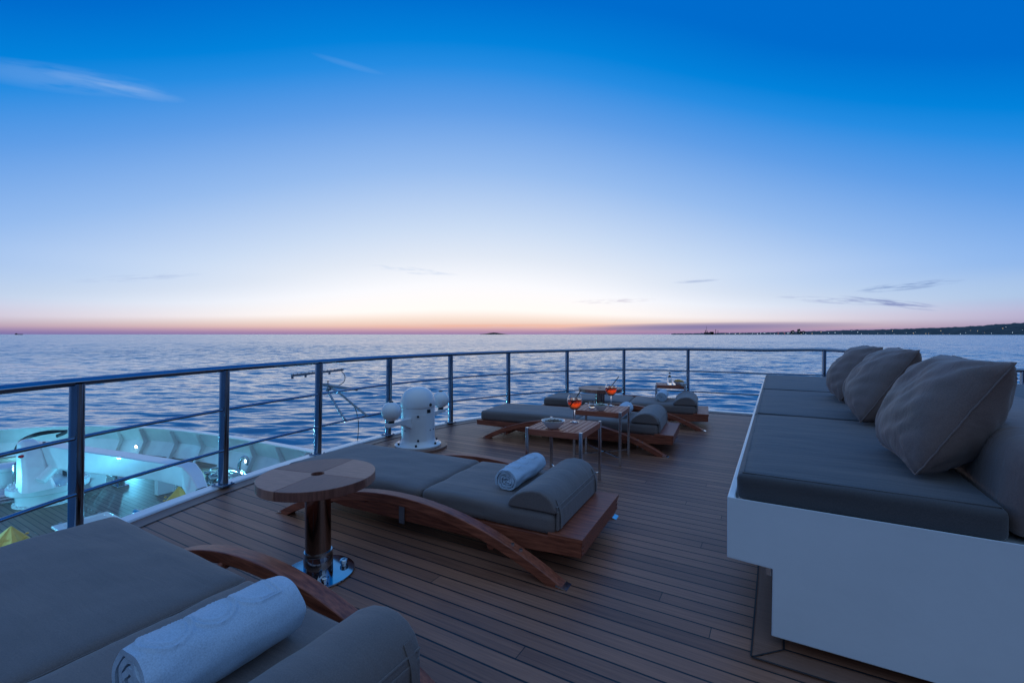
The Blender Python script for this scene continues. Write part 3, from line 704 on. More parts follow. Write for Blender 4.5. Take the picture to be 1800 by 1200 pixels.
# ------------------------------------------------------------------ slatted side tables
def slat_table(NL, NR, FR, h, label):
    NL, NR, FR = Vector((*NL, 0)), Vector((*NR, 0)), Vector((*FR, 0))
    ux = (NR - NL); w = ux.length; ux.normalize(); uy = Vector((-ux.y, ux.x, 0)); dpt = (FR - NR).dot(uy)
    c = NL + ux * w / 2 + uy * dpt / 2
    root = tag(empty('slatted_table', c, math.atan2(ux.y, ux.x)), label, 'side table', 'slatted side tables with square steel legs')
    hx, hy = w / 2, dpt / 2; z = h
    bm = bmesh.new()
    box(bm, (0, -hy + .012, z - .028), (w - .05, .022, .05)); box(bm, (0, hy - .012, z - .028), (w - .05, .022, .05))
    box(bm, (-hx + .012, 0, z - .028), (.022, dpt - .05, .05)); box(bm, (hx - .012, 0, z - .028), (.022, dpt - .05, .05))
    put('apron', bm, M['slat'], root, bevel=.002)
    bm = bmesh.new(); n = 9; sw = (w - .05) / n
    for k in range(n):
        x = -hx + .025 + sw * (k + .5); box(bm, (x, 0, z - .009), (sw - .0065, dpt - .048, .014))
    ny = 9
    for k in range(ny):
        y = -hy + .03 + (dpt - .06) * (k + .5) / ny; box(bm, (0, y, z - .0125), (w - .05, .034, .014))
    put('slatted_top', bm, M['slat'], root, bevel=.0015)
    for sx in (-1, 1):
        for sy in (-1, 1):
            bm = bmesh.new(); box(bm, (sx * (hx - .011), sy * (hy - .011), (z + .004) / 2 + .001), (.024, .024, z + .002)); put('leg', bm, M['steel_b'], root, bevel=.002)
    bm = bmesh.new(); e = .02
    beam(bm, (-hx + e, -hy + e, .068), (hx - e, hy - e, .068), .014, .012); beam(bm, (-hx + e, hy - e, .0805), (hx - e, -hy + e, .0805), .014, .012)
    put('cross_brace', bm, M['steel'], root)
    return root, c, ux, uy
slat_table((.112, 3.763), (.545, 3.545), (.797, 4.045), .525, 'nearest slatted teak table, on steel legs, holding a bowl of nuts and a drink')
slat_table((.626, 4.656), (1.07, 4.45), (1.267, 4.876), .53, 'middle slatted teak table, on steel legs, with the olive bowl and an orange drink')
slat_table((2.27, 7.20), (2.70, 7.05), (2.86, 7.42), .50, 'slatted teak table against the far railing carrying a water bottle and snack bowls')

# ------------------------------------------------------------------ glasses, bowls, bottle
def goblet(px, py, zt, label, straw_dir, s=1.0, seed=0, tip=.288):
    p = at(px, py, zt); root = tag(empty('spritz_glass', p), label, 'drink', 'orange drinks in balloon glasses')
    sc = lambda pr: [(r * s, z * s) for r, z in pr]
    g = bmesh.new(); lathe(g, sc([(0, .002), (.040, .002), (.041, .004), (.02, .007), (.006, .012), (.0042, .03), (.0042, .10), (.008, .108), (.030, .118), (.052, .138), (.064, .165), (.067, .19), (.062, .215), (.050, .243), (.0488, .243), (.0607, .215), (.0657, .19), (.0627, .166), (.051, .140), (.029, .1205), (0, .115)]), 40)
    put('glass', g, M['glass'], root)
    d = bmesh.new(); lathe(d, sc([(0, .1165), (.028, .1215), (.0495, .141), (.0615, .1665), (.0645, .19), (.0618, .206), (0, .206)]), 36); put('liquid', d, M['spritz'], root)
    ic = bmesh.new()
    rnd = random.Random(seed)
    for k in range(3):
        a = k * 2.1 + seed; box(ic, (.03 * s * math.cos(a), .03 * s * math.sin(a), (.205 + .006 * rnd.random()) * s), (.022 * s,) * 3, Matrix.Rotation(rnd.random() * 3, 4, Vector((rnd.random(), rnd.random(), 1))))
    put_each('ice_cube', ic, M['ice'], root, bevel=.003)
    st = bmesh.new(); cyl(st, (-.03 * s * straw_dir, .01, .15 * s), (.056 * s * straw_dir, -.01, tip * s), .0036 * s * 1.2, seg=10); put('straw', st, M['black'], root)
goblet(1010, 742, .525, 'orange spritz in a balloon glass with dark straw on the nearest slatted table', 1, 1.0, 1)
goblet(1074, 713, .53, 'orange spritz in a balloon glass on the middle slatted table, its straw longest', 1.5, .98, 2, .325)
def bowl(px, py, zt, rad, ht, fill, fillmat, label, cat='bowl', seed=0, bmat='china', chunk=.010, nchunk=60, heap=.6):
    p = at(px, py, zt); root = tag(empty('bowl', p), label, cat, 'small bowls on the tables')
    b = bmesh.new(); lathe(b, [(0, .001), (rad * .45, .001), (rad * .5, .006), (rad * .82, ht * .55), (rad, ht), (rad * .965, ht), (rad * .78, ht * .55), (rad * .45, .012), (0, .010)], 40); put('dish', b, M[bmat], root)
    rnd = random.Random(seed); f = bmesh.new()
    for k in range(nchunk):
        a = rnd.random() * 6.28; r = rad * .80 * math.sqrt(rnd.random()); z = ht * (heap + .35 * (1 - (r / rad) ** 2)) + rnd.uniform(-.004, .004)
        if fill == 'slab': box(f, (r * math.cos(a), r * math.sin(a), z), (chunk * 2.4, chunk * 1.8, chunk * .25), Matrix.Rotation(rnd.random() * 3, 4, Vector((rnd.random() - .5, rnd.random() - .5, rnd.random()))))
        else: sph(f, (r * math.cos(a), r * math.sin(a), z), chunk * rnd.uniform(.7, 1.1), 8, (1, 1.4, .8))
    cyl(f, (0, 0, ht * .3), (0, 0, ht * heap), rad * .6, rad * .78, seg=24)
    put('snacks', f, M[fillmat], root, smooth=fill != 'slab')
bowl(972.5, 752, .525, .098, .066, 'ball', 'nuts', 'white bowl of mixed nuts on the nearest slatted table', seed=1, nchunk=90)
bowl(1056, 721, .53, .072, .060, 'ball', 'olive', 'white bowl with green olives on the middle slatted table', seed=2, nchunk=40, chunk=.009)
bowl(1193, 676.5, .50, .085, .062, 'slab', 'lemon', 'bluish bowl of yellow crisps beside the bottle on the farthest table', seed=3, nchunk=46, chunk=.016, heap=.75)
bowl(1201, 678.5, .50, .052, .045, 'ball', 'nuts', 'small empty-looking white bowl in front of the yellow crisps on the farthest table', seed=4, nchunk=12, heap=.4)
# mint leaves on the olives
def jar(px, py, zt, r, h, label, content=None, cat='glass'):
    p = at(px, py, zt); root = tag(empty('tumbler', p), label, cat)
    b = bmesh.new(); lathe(b, [(0, .001), (r * .9, .001), (r, .01), (r, h), (r * .93, h), (r * .9, .012), (0, .010)], 32); put('glass', b, M['glass'], root)
    b = bmesh.new(); lathe(b, [(0, .011), (r * .86, .0125), (r * .88, h * .45), (0, h * .45)], 28); put('contents', b, M[content or 'water'], root)
jar(1040.5, 716, .53, .032, .062, 'small glass jar with brown snack left of the olive bowl', 'nuts', 'jar')
jar(1184.5, 676, .50, .034, .085, 'water tumbler right beside the bottle on the farthest table')
p = at(1177, 676, .50); root = tag(empty('water_bottle', p), 'clear glass water bottle with dark cap and neck on the farthest table', 'bottle')
b = bmesh.new(); lathe(b, [(0, .001), (.034, .001), (.036, .006), (.036, .095), (.030, .120), (.016, .140), (.013, .165), (.013, .182), (.011, .182), (.011, .165), (.014, .140), (.028, .119), (.0335, .095), (.0335, .006), (0, .004)], 28); put('glass', b, M['glass'], root)
b = bmesh.new(); lathe(b, [(0, .0045), (.033, .006), (.033, .07), (0, .07)], 24); put('water', b, M['water'], root)
b = bmesh.new(); lathe(b, [(.0145, .178), (.0145, .196), (.012, .198), (0, .198)], 20); lathe(b, [(.0305, .118), (.017, .1405), (.0145, .150)], 24); put('cap', b, M['black'], root)
b = bmesh.new()
for k in range(9):
    a0, a1 = -2.2 + k * .15, -2.2 + (k + 1) * .15
    vs = [b.verts.new((.0364 * math.cos(a), .0364 * math.sin(a), z)) for a, z in ((a0, .03), (a1, .03), (a1, .085), (a0, .085))]; b.faces.new(vs)
put('paper_label', b, M['china'], root)
p = at(1056, 721, .53); b = bmesh.new()
for k in range(7):
    a = k * .9; c = Vector((.02 * math.cos(a), .02 * math.sin(a), .062 + .006 * (k % 3)))
    vs = [b.verts.new(c + Vector(q)) for q in ((-.012, 0, -.004), (0, -.006, .004), (.014, 0, .012), (0, .006, .004))]; b.faces.new(vs)
o = put('herb_sprig', b, M['leaf'], loc=p, smooth=False); md = o.modifiers.new('s', 'SOLIDIFY'); md.thickness = .0012; tag(o, 'green herb leaves lying on the olive bowl', 'garnish')

# ------------------------------------------------------------------ compass binnacle
def binnacle():
    bx, by = -1.085, 5.24
    root = tag(empty('compass_binnacle', (bx, by, 0), R(0)), 'white domed compass binnacle with two correcting spheres by the railing', 'compass')
    b = bmesh.new(); lathe(b, [(0, .0), (.33, .0), (.33, .022), (.322, .028), (0, .028)], 56); put('teak_base', b, M['margin'], root)
    b = bmesh.new(); lathe(b, [(0, .029), (.262, .029), (.264, .045), (.255, .052), (.215, .062), (.196, .085), (.190, .12), (.190, .47), (0, .47)], 64); body = put('pedestal', b, M['paint'], root)
    b = bmesh.new(); lathe(b, [(.185, .46), (.196, .473), (.198, .485), (.198, .52), (.192, .565), (.175, .61), (.147, .648), (.108, .677), (.06, .694), (0, .700)], 64); put('dome', b, M['paint'], root)
    # door panel facing the camera, set on the round body
    b = bmesh.new()
    def patch(bm, a0, a1, z0, z1, r0, r1, n=10):
        for rr, flip in ((r1, 0),):
            V = [[bm.verts.new((rr * math.cos(a0 + (a1 - a0) * k / n), rr * math.sin(a0 + (a1 - a0) * k / n), z)) for k in range(n + 1)] for z in (z0, z1)]
            U = [[bm.verts.new((r0 * math.cos(a0 + (a1 - a0) * k / n), r0 * math.sin(a0 + (a1 - a0) * k / n), z)) for k in range(n + 1)] for z in (z0, z1)]
            for k in range(n): bm.faces.new((V[0][k], V[0][k + 1], V[1][k + 1], V[1][k])); bm.faces.new((U[0][k], V[0][k], V[0][k + 1], U[0][k + 1])) if 0 else None
            for z in (0, 1):
                for k in range(n): bm.faces.new((U[z][k], U[z][k + 1], V[z][k + 1], V[z][k]))
            for k in (0, n): bm.faces.new((U[0][k], V[0][k], V[1][k], U[1][k]))
    fa_ = math.atan2(-by, -bx)
    patch(b, fa_ - .50, fa_ + .50, .10, .40, .186, .194); put('door', b, M['paint'], root)
    b = bmesh.new()
    for z, r_ in ((.385, .012), (.115, .012)):
        q = Vector((math.cos(fa_) * .193, math.sin(fa_) * .193, z)); cyl(b, q, q + Vector((math.cos(fa_), math.sin(fa_), 0)) * .012, r_, seg=12)
    for da in (-.85, .78, 1.1):
        for z in (.22,):
            q = Vector((math.cos(fa_ + da) * .19, math.sin(fa_ + da) * .19, z)); cyl(b, q, q + Vector((math.cos(fa_ + da), math.sin(fa_ + da), 0)) * .006, .006, seg=8)
    for k in range(6):
        a = fa_ + k * math.pi / 3 - .1; cyl(b, (.235 * math.cos(a), .235 * math.sin(a), .05), (.235 * math.cos(a), .235 * math.sin(a), .078), .012, seg=10)
    q = Vector((math.cos(fa_ + .78) * .192, math.sin(fa_ + .78) * .192, .505)); sph(b, q, .022, 12, (1, 1, .9))
    put_each('bolt', b, M['black'], root)
    b = bmesh.new(); patch(b, fa_ + .55, fa_ + .80, .415, .455, .19, .1935, 4); put('name_plate', b, M['black'], root)
    # correcting spheres on brackets, athwartships
    d = Vector((.40, .93, 0)).normalized()
    for s in (-1, 1):
        c = d * s * .485; ba = math.atan2(d.y * s, d.x * s)
        b = bmesh.new(); path = [d * s * .17 + Vector((0, 0, .33)), d * s * .30 + Vector((0, 0, .345)), d * s * .40 + Vector((0, 0, .345)), d * s * .55 + Vector((0, 0, .345))]
        sec = lambda u: [(-.035 - .03 * max(0, .4 - u), -.02 - .14 * max(0, .45 - u)), (.035 + .03 * max(0, .4 - u), -.02 - .14 * max(0, .45 - u)), (.035 + .03 * max(0, .4 - u), .02 + .03 * max(0, .45 - u)), (-.035 - .03 * max(0, .4 - u), .02 + .03 * max(0, .45 - u))]
        sweep(b, path, sec); br = put('bracket', b, M['paint'], root, bevel=.004)
        b = bmesh.new(); sph(b, c + Vector((0, 0, .485)), .103, 40); sp = put('sphere', b, M['paint'], root, autosm=0)
        b = bmesh.new(); cyl(b, c + Vector((0, 0, .362)), c + Vector((0, 0, .392)), .034, seg=20); cyl(b, c + Vector((0, 0, .578)), c + Vector((0, 0, .595)), .024, seg=20); put_each('collar', b, M['black'], sp)
binnacle()

# ------------------------------------------------------------------ rail-mounted light bar / aerial outside the rail
def aerial():
    root = tag(empty('rail_aerial', (0, 0, 0)), 'slim horizontal aerial bar on an angled steel bracket clamped to the railing', 'aerial')
    D = 5.55
    b = bmesh.new(); P, Q = at_depth(512, 660, 5.25), at_depth(603, 649.5, 5.75); beam(b, P, Q, .03, .026)
    for k in range(14):
        q = P.lerp(Q, (k + .5) / 14); cyl(b, q + Vector((0, 0, .012)), q + Vector((0, 0, .022)), .004, seg=6)
    for k in (.02, .26, .72): q = P.lerp(Q, k); box(b, q - Vector((0, 0, .024)), (.02, .02, .03))
    put('light_bar', b, M['alu'], root)
    b = bmesh.new()
    j = at_depth(578, 681, 5.45)
    tube(b, [at_depth(556, 673.5, 5.4), at_depth(578, 677, 5.45), at_depth(628, 684.5, 5.33)], .016, 8)
    tube(b, catmull([at_depth(574, 684, 5.45), at_depth(580, 694, 5.4), at_depth(592, 715, 5.25), at_depth(607, 738, 5.12)], 4), .014, 8)
    tube(b, catmull([at_depth(582, 681, 5.45), at_depth(596, 690, 5.42), at_depth(622, 712, 5.4), at_depth(646, 730.5, 5.38)], 4), .014, 8)
    sph(b, at_depth(578, 683, 5.45), .03, 12); cyl(b, at_depth(576.5, 678, 5.45), at_depth(576.5, 670, 5.45), .006, seg=8); cyl(b, at_depth(576.5, 670.5, 5.45), at_depth(576.5, 669, 5.45), .016, seg=10)
    put('bracket', b, M['alu'], root)
    b = bmesh.new(); tube(b, catmull([at_depth(600, 652, 5.7), at_depth(606, 660, 5.7), at_depth(605, 670, 5.6), at_depth(596, 677, 5.5), at_depth(585, 682, 5.45), at_depth(605, 698, 5.42), at_depth(622, 713, 5.4), at_depth(629, 735, 5.5), at_depth(630, 755, 5.5), at_depth(628, 778, 5.5)], 5), .0045, 6)
    put('cable', b, M['black'], root)
aerial()

# ------------------------------------------------------------------ double-sided sofa
def sofa():
    O = S(-.182, 2.16); root = tag(empty('deck_sofa', O, SHIP), 'large white-based double-sided sofa with dark grey seat cushions on the right', 'sofa')
    Ln, Wd = 5.70, 3.05
    b = bmesh.new(); out = [(0, .335), (0, .60), (.028, .60), (.036, .578), (Wd - .036, .578), (Wd - .028, .60), (Wd, .60), (Wd, .335), (Wd - .172, .327), (Wd - .172, .048), (.170, .048), (.172, .327)]
    # body with end walls: outer shell extruded, ends closed
    A = [b.verts.new((x, .0, z)) for x, z in out]; B = [b.verts.new((x, Ln, z)) for x, z in out]; n = len(out)
    A2 = [b.verts.new((x, .036, z)) for x, z in out]; B2 = [b.verts.new((x, Ln - .036, z)) for x, z in out]
    # raise the recess to rim height at the two ends
    for V in (A, B):
        for i in (3, 4): V[i].co.z = .60
    for i in (3, 4):
        pass
    for P_, Q_ in ((A, A2), (A2, B2), (B2, B)):
        for i in range(n):
            j = (i + 1) % n; b.faces.new((P_[i], P_[j], Q_[j], Q_[i]))
    b.faces.new(A); b.faces.new(list(reversed(B)))
    bmesh.ops.recalc_face_normals(b, faces=b.faces)
    put('base', b, M['gel'], root, bevel=.018, bseg=4, smooth=True)
    b = bmesh.new(); box(b, (.158, .05, .305), (.022, .04, .044)); put('steel_bracket', b, M['steel_b'], root, bevel=.003)
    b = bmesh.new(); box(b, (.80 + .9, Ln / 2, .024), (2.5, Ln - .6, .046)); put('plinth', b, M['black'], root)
    segs = [(.030, 1.765), (1.772, 3.575), (3.582, 5.665)]
    for k, (y0, y1) in enumerate(segs):
        b = bmesh.new(); cushion(b, .455, (y0 + y1) / 2, .585, .845, y1 - y0, .112, .026, res=.04, puff=.008, wrinkle=.003, seed=k * 4); c = put('seat_cushion', b, M['fabric_s'], root, autosm=0)
        b = bmesh.new(); tube(b, [(.055, y0 + .024, .6985), (.86, y0 + .024, .6985)], .003, 6); tube(b, [(.058, y0 + .024, .6985), (.058, y1 - .024, .6985)], .003, 6); put('piping', b, M['fabric_s'], c)
        b = bmesh.new(); cushion(b, 2.24, (y0 + y1) / 2, .585, 1.52, y1 - y0, .118, .034, res=.06, puff=.008, wrinkle=.003, seed=k * 4 + 2); put('seat_cushion', b, M['fabric_s'], root, autosm=0)
    def lean(p):
        return Vector((p.x + .10 * (p.z - .7) * (1.18 - p.x) / .3, p.y, p.z))
    for (y0, y1, k) in ((.04, 2.30, 1), (2.31, 4.55, 2)):
        b = bmesh.new(); cushion(b, 1.18, (y0 + y1) / 2, .58, .60, y1 - y0, .35, .085, res=.05, puff=.012, wrinkle=.005, seed=k * 7, tf=lean); put('back_cushion', b, M['pillow'], root, autosm=0)
    # teak margin boards let into the deck round the base
    b = bmesh.new(); w = .11
    pts = [(.10, -.11), (.10 + w, -.11 + w), (.10 + w, 5.75), (.10, 5.75)]
    vs = [b.verts.new((x, y, .004)) for x, y in pts]; b.faces.new(vs)
    vs = [b.verts.new((x, y, .004)) for x, y in ((.106, -.114), (3.2, -.114), (3.2, -.004), (.216, -.004))]; b.faces.new(vs)
    m = put('sofa_margin_board', b, M['margin'], smooth=False); m.parent = DECK; m.matrix_parent_inverse = Matrix.Identity(4)
    m.location = Matrix.Rotation(-SHIP, 4, 'Z') @ O
    b = bmesh.new()
    for p, q in (((.10, -.11), (.10, 5.75)), ((.10, -.112), (3.2, -.112)), ((.103, -.112), (.213, -.002)), ((.215, 0), (.215, 5.7)), ((.215, -.001), (3.2, -.001))):
        P_ = Vector((*p, 0)); Q_ = Vector((*q, 0)); n_ = (Q_ - P_).normalized(); n_ = Vector((-n_.y, n_.x, 0)) * .0035
        vs = [b.verts.new(v + Vector((0, 0, .0075))) for v in (P_ - n_, Q_ - n_, Q_ + n_, P_ + n_)]; b.faces.new(vs)
    m = put('caulk_seam', b, M['black'], smooth=False); m.parent = DECK; m.location = Matrix.Rotation(-SHIP, 4, 'Z') @ O
    return O
SO = sofa()

def pillow(v, w, h, label, seed, yaw=0.0, tilt=R(31), bulge=.158, da=0.0):
    """square scatter cushion standing on its lower edge and leaning on the back"""
    n = 44; b = bmesh.new(); grids = []
    for side in (1, -1):
        G = []
        for i in range(n + 1):
            row = []
            for j in range(n + 1):
                u = -1 + 2 * i / n; t = -1 + 2 * j / n
                # pinched outline: edges curve in, corners stay out
                x = u * (w / 2) * (1 - .075 * (1 - t * t) - .05 * max(0, -t) ** 3); z = t * (h / 2) * (1 - .075 * (1 - u * u))
                q_ = 1 - .03 * (u * u * t * t) ** 2; x *= q_; z *= q_
                prof = max(0, (1 - abs(u) ** 3.2)) ** .6 * max(0, (1 - abs(t) ** 2.7)) ** .62 * (1 - .10 * t)
                y = bulge * prof
                # creases running out of the corners and sag folds
                for cx, cz in ((-1, -1), (1, -1), (-1, 1), (1, 1)):
                    dx, dz = u - cx, t - cz; rr = math.hypot(dx, dz); an = math.atan2(dz, dx)
                    y += .012 * math.exp(-(rr / .55) ** 2) * math.sin(an * 9 + seed + cx) * min(1, rr * 4)
                nz = noise.noise(Vector((u * 1.6 + seed, t * 1.6, side * .7))); n2 = noise.noise(Vector((u * 4.5 + t * 2 + seed, t * 2.2 - u, side)))
                fold = noise.noise(Vector((u * 1.2 - t * 1.5 + seed * 2, (u + t) * 5.0, side * 2.0)))
                y += (.030 * nz + .010 * n2 + .010 * fold) * min(1, prof * 1.6)
                e = max(abs(u), abs(t))
                if e >= .999: y = .004 * noise.noise(Vector((u * 8, t * 8, seed)))
                sl = .0 if t > 0 else .018 * (t * t)
                row.append(Vector((x, side * y if e < .999 else y, z)))
            G.append(row)
        grids.append(G)
    V0 = [[None] * (n + 1) for _ in range(n + 1)]; V1 = [[None] * (n + 1) for _ in range(n + 1)]
    for i in range(n + 1):
        for j in range(n + 1):
            V0[i][j] = b.verts.new(grids[0][i][j])
            V1[i][j] = V0[i][j] if i in (0, n) or j in (0, n) else b.verts.new(grids[1][i][j])
    for i in range(n):
        for j in range(n):
            b.faces.new((V0[i][j], V0[i][j + 1], V0[i + 1][j + 1], V0[i + 1][j])); b.faces.new((V1[i][j], V1[i + 1][j], V1[i + 1][j + 1], V1[i][j + 1]))
    bmesh.ops.recalc_face_normals(b, faces=b.faces)
    # local: x along the sofa, z up the pillow, y thickness; lean backwards (towards +a)
    M1 = Matrix.Rotation(R(90), 4, 'Z')          # pillow x -> ship v ; pillow y -> -a
    rot = Matrix.Rotation(tilt, 4, 'Y')
    zc = .70 + (h / 2) * math.cos(tilt) + .02; ac = .66 + da + (h / 2) * math.sin(tilt)
    mt = Matrix.Rotation(SHIP + yaw, 4, 'Z') @ rot @ M1
    for vv in b.verts: vv.co = mt @ vv.co
    o = put('throw_pillow', b, M['pillow'], loc=Vector(SO) + Matrix.Rotation(SHIP, 3, 'Z') @ Vector((ac, v, zc)), autosm=0)
    tag(o, label, 'pillow', 'throw pillows leaning on the sofa back')
    b = bmesh.new(); ring = [(i, 0) for i in range(n)] + [(n, j) for j in range(n)] + [(i, n) for i in range(n, 0, -1)] + [(0, j) for j in range(n, 0, -1)]
    tube(b, [mt @ grids[0][i][j] for i, j in ring[::2]], .0038, 6, cyclic=True); put('seam_welt', b, M['pillow'], o)
pillow(.57, .64, .56, 'largest-looking grey throw pillow, nearest to the camera on the sofa', 1.0, R(2))
pillow(1.87, .74, .57, 'grey throw pillow in the middle of the row of three on the sofa', 5.2, R(-2))
pillow(2.95, .70, .56, 'farthest grey throw pillow on the sofa, next to the railing bend', 9.4, R(1), da=-.02)

# ------------------------------------------------------------------ bow deck below
ZL = -2.9
BUL = [(-3.0, 8.25), (-6.0, 8.2), (-8.5, 8.15), (-10.9, 8.05), (-12.8, 8.0), (-14.7, 7.9), (-16.7, 7.7), (-18.5, 7.35), (-20.1, 6.8), (-21.4, 6.1), (-22.5, 5.1), (-22.95, 4.1)]
VC = 4.1
def bow():
    full = BUL + [(a, 2 * VC - v) for a, v in reversed(BUL[:-1])]
    crv = catmull([(a, v, 0) for a, v in full], 10)
    # lower deck sheet
    b = bmesh.new(); vs = [b.verts.new((p.x, p.y, 0)) for p in offset_curve(crv, -.03)]
    f = b.faces.new(vs); bmesh.ops.triangulate(b, faces=[f])
    for f in b.faces:
        f.normal_update()
        if f.normal.z < 0: f.normal_flip()
    tag(put('lower_deck', b, M['deck_low'], smooth=False, loc=(0, 0, ZL), rot=(0, 0, SHIP)), kind='structure')
    root = tag(empty('bow_bulwark', (0, 0, 0), SHIP), 'white knuckled bulwark with ribs around the floodlit bow deck below', 'bulwark')
    def outward(i):
        t = (crv[min(i + 1, len(crv) - 1)] - crv[max(i - 1, 0)]).normalized(); n = Vector((-t.y, t.x, 0))
        return n if n.dot(crv[i] - Vector((-12, VC, 0))) > 0 else -n
    prof = [(0.0, ZL - .02), (.23, -2.45), (.02, -2.0), (.0, -1.965), (.16, -1.965), (.17, -2.0), (.34, -2.47), (.12, -4.2), (-.5, SEA - .5)]
    b = bmesh.new(); rings = []
    for i, p in enumerate(crv):
        o = outward(i); lift = .0
        rings.append([b.verts.new(p + o * d_ + Vector((0, 0, z + (0 if k == 0 else lift)))) for k, (d_, z) in enumerate(prof)])
    for A, B in zip(rings, rings[1:]):
        for k in range(len(prof) - 1): b.faces.new((A[k], A[k + 1], B[k + 1], B[k]))
    bmesh.ops.recalc_face_normals(b, faces=b.faces)
    put('bulwark_plating', b, M['paint'], root, autosm=25)
    # cap rail
    b = bmesh.new(); cp = [crv[i] + outward(i) * .08 + Vector((0, 0, -1.955)) for i in range(len(crv))]
    sweep(b, cp, [(-.11, -.012), (.11, -.012), (.105, .016), (-.105, .016)]); put('cap_rail', b, M['paint'], root)
    # ribs every 1.35 m
    def pxof(p): w_ = S(p.x, p.y); return 900 + F * w_.x / max(w_.y, .1)
    cand = [(pxof(crv[i]), i) for i in range(len(crv) // 2 + 4)]
    idxs = [min(cand, key=lambda q: abs(q[0] - px))[1] for px in (582, 534, 486, 438, 391, 345, 298, 248, 200)]
    nn = len(crv); idxs += list(range(8, 22, 7)) + [nn - 1 - k for k in range(6, nn // 2, 9)]
    for i in sorted(set(idxs)):
        if 0 < i < nn - 1:
            p = crv[i]; o = outward(i); t = (crv[min(i + 1, len(crv) - 1)] - crv[i - 1]).normalized()
            b = bmesh.new(); w = .022
            # web plate: deep at deck and top, shallow at knuckle, with flange
            poly = [(-.0, ZL), (.225, -2.45), (.02, -2.0), (-.10, -2.0), (.02, -2.33), (.06, -2.45), (.0, -2.58), (-.16, ZL)]
            for s in (-1, 1): pass
            L0 = [b.verts.new(p + o * d_ + t * w / 2 + Vector((0, 0, z))) for d_, z in poly]; L1 = [b.verts.new(p + o * d_ - t * w / 2 + Vector((0, 0, z))) for d_, z in poly]; m = len(poly)
            for k in range(m): b.faces.new((L0[k], L0[(k + 1) % m], L1[(k + 1) % m], L1[k]))
            b.faces.new(L0); b.faces.new(list(reversed(L1)))
            inner = [(-.10, -2.0), (.02, -2.33), (.06, -2.45), (.0, -2.58), (-.16, ZL)]
            F0 = [b.verts.new(p + o * (d_ - .006) + t * .045 + Vector((0, 0, z))) for d_, z in inner]; F1 = [b.verts.new(p + o * (d_ - .006) - t * .045 + Vector((0, 0, z))) for d_, z in inner]
            for k in range(len(inner) - 1): b.faces.new((F0[k], F0[k + 1], F1[k + 1], F1[k]))
            bmesh.ops.recalc_face_normals(b, faces=b.faces)
            put('rib', b, M['paint'], root, smooth=False)
    return crv, outward
CRV, OUTW = bow()
def nearest(px):
    best = None
    for i in range(len(CRV) // 2 + 4):
        w = S(CRV[i].x, CRV[i].y); 
        q = abs(900 + F * w.x / w.y - px)
        if best is None or q < best[0]: best = (q, i)
    return best[1]
MS = Matrix.Rotation(SHIP, 3, 'Z')
def deck_light(idx, z, label, power=14):
    o = OUTW(idx); p = CRV[idx] + o * .13 + Vector((0, 0, z)); d_ = (-o * .93 + Vector((0, 0, .2))).normalized()
    pw = MS @ p; pw.z = z; dw = (MS @ d_ + Vector((0, 0, -.35))).normalized()
    root = tag(empty('deck_light', pw), label, 'lamp', 'lit lamps set in the bow bulwark')
    b = bmesh.new(); cyl(b, -dw * .03, dw * .022, .062, seg=20); put('housing', b, M['paint'], root)
    b = bmesh.new(); cyl(b, dw * .0225, dw * .028, .048, seg=20); put('lens', b, M['lamp'], root)
    ld = bpy.data.lights.new('deck_light_lamp', 'SPOT'); ld.energy = power; ld.color = (.12, .62, .95); ld.shadow_soft_size = .05; ld.spot_size = R(150); ld.spot_blend = .4
    lo = bpy.data.objects.new('lamp_light', ld); COL.objects.link(lo); lo.parent = root; lo.location = dw * .16; lo.rotation_euler = dw.to_track_quat('-Z', 'Y').to_euler()
for px, lab in ((230, 'round lit lamp in the bow bulwark above the crane boom'), (424, 'round lit lamp in the bow bulwark beside the third railing post')):
    deck_light(nearest(px), -2.66, lab, 520)
n_ = len(CRV)  # lamps from here on are added to brighten the bow deck
deck_light(nearest(60), -2.66, 'added fill lamp at the tip of the bow, left of the crane column', 250)
for k in (25, 45, 65, 85): deck_light(n_ - k, -2.66, 'unseen added fill lamp in the port side bulwark opposite the crane', 230)  # out of view, added as fill from the port side
deck_light(nearest(560) - 8, -2.66, 'unseen added fill lamp in the bulwark hidden under the upper deck edge', 300)

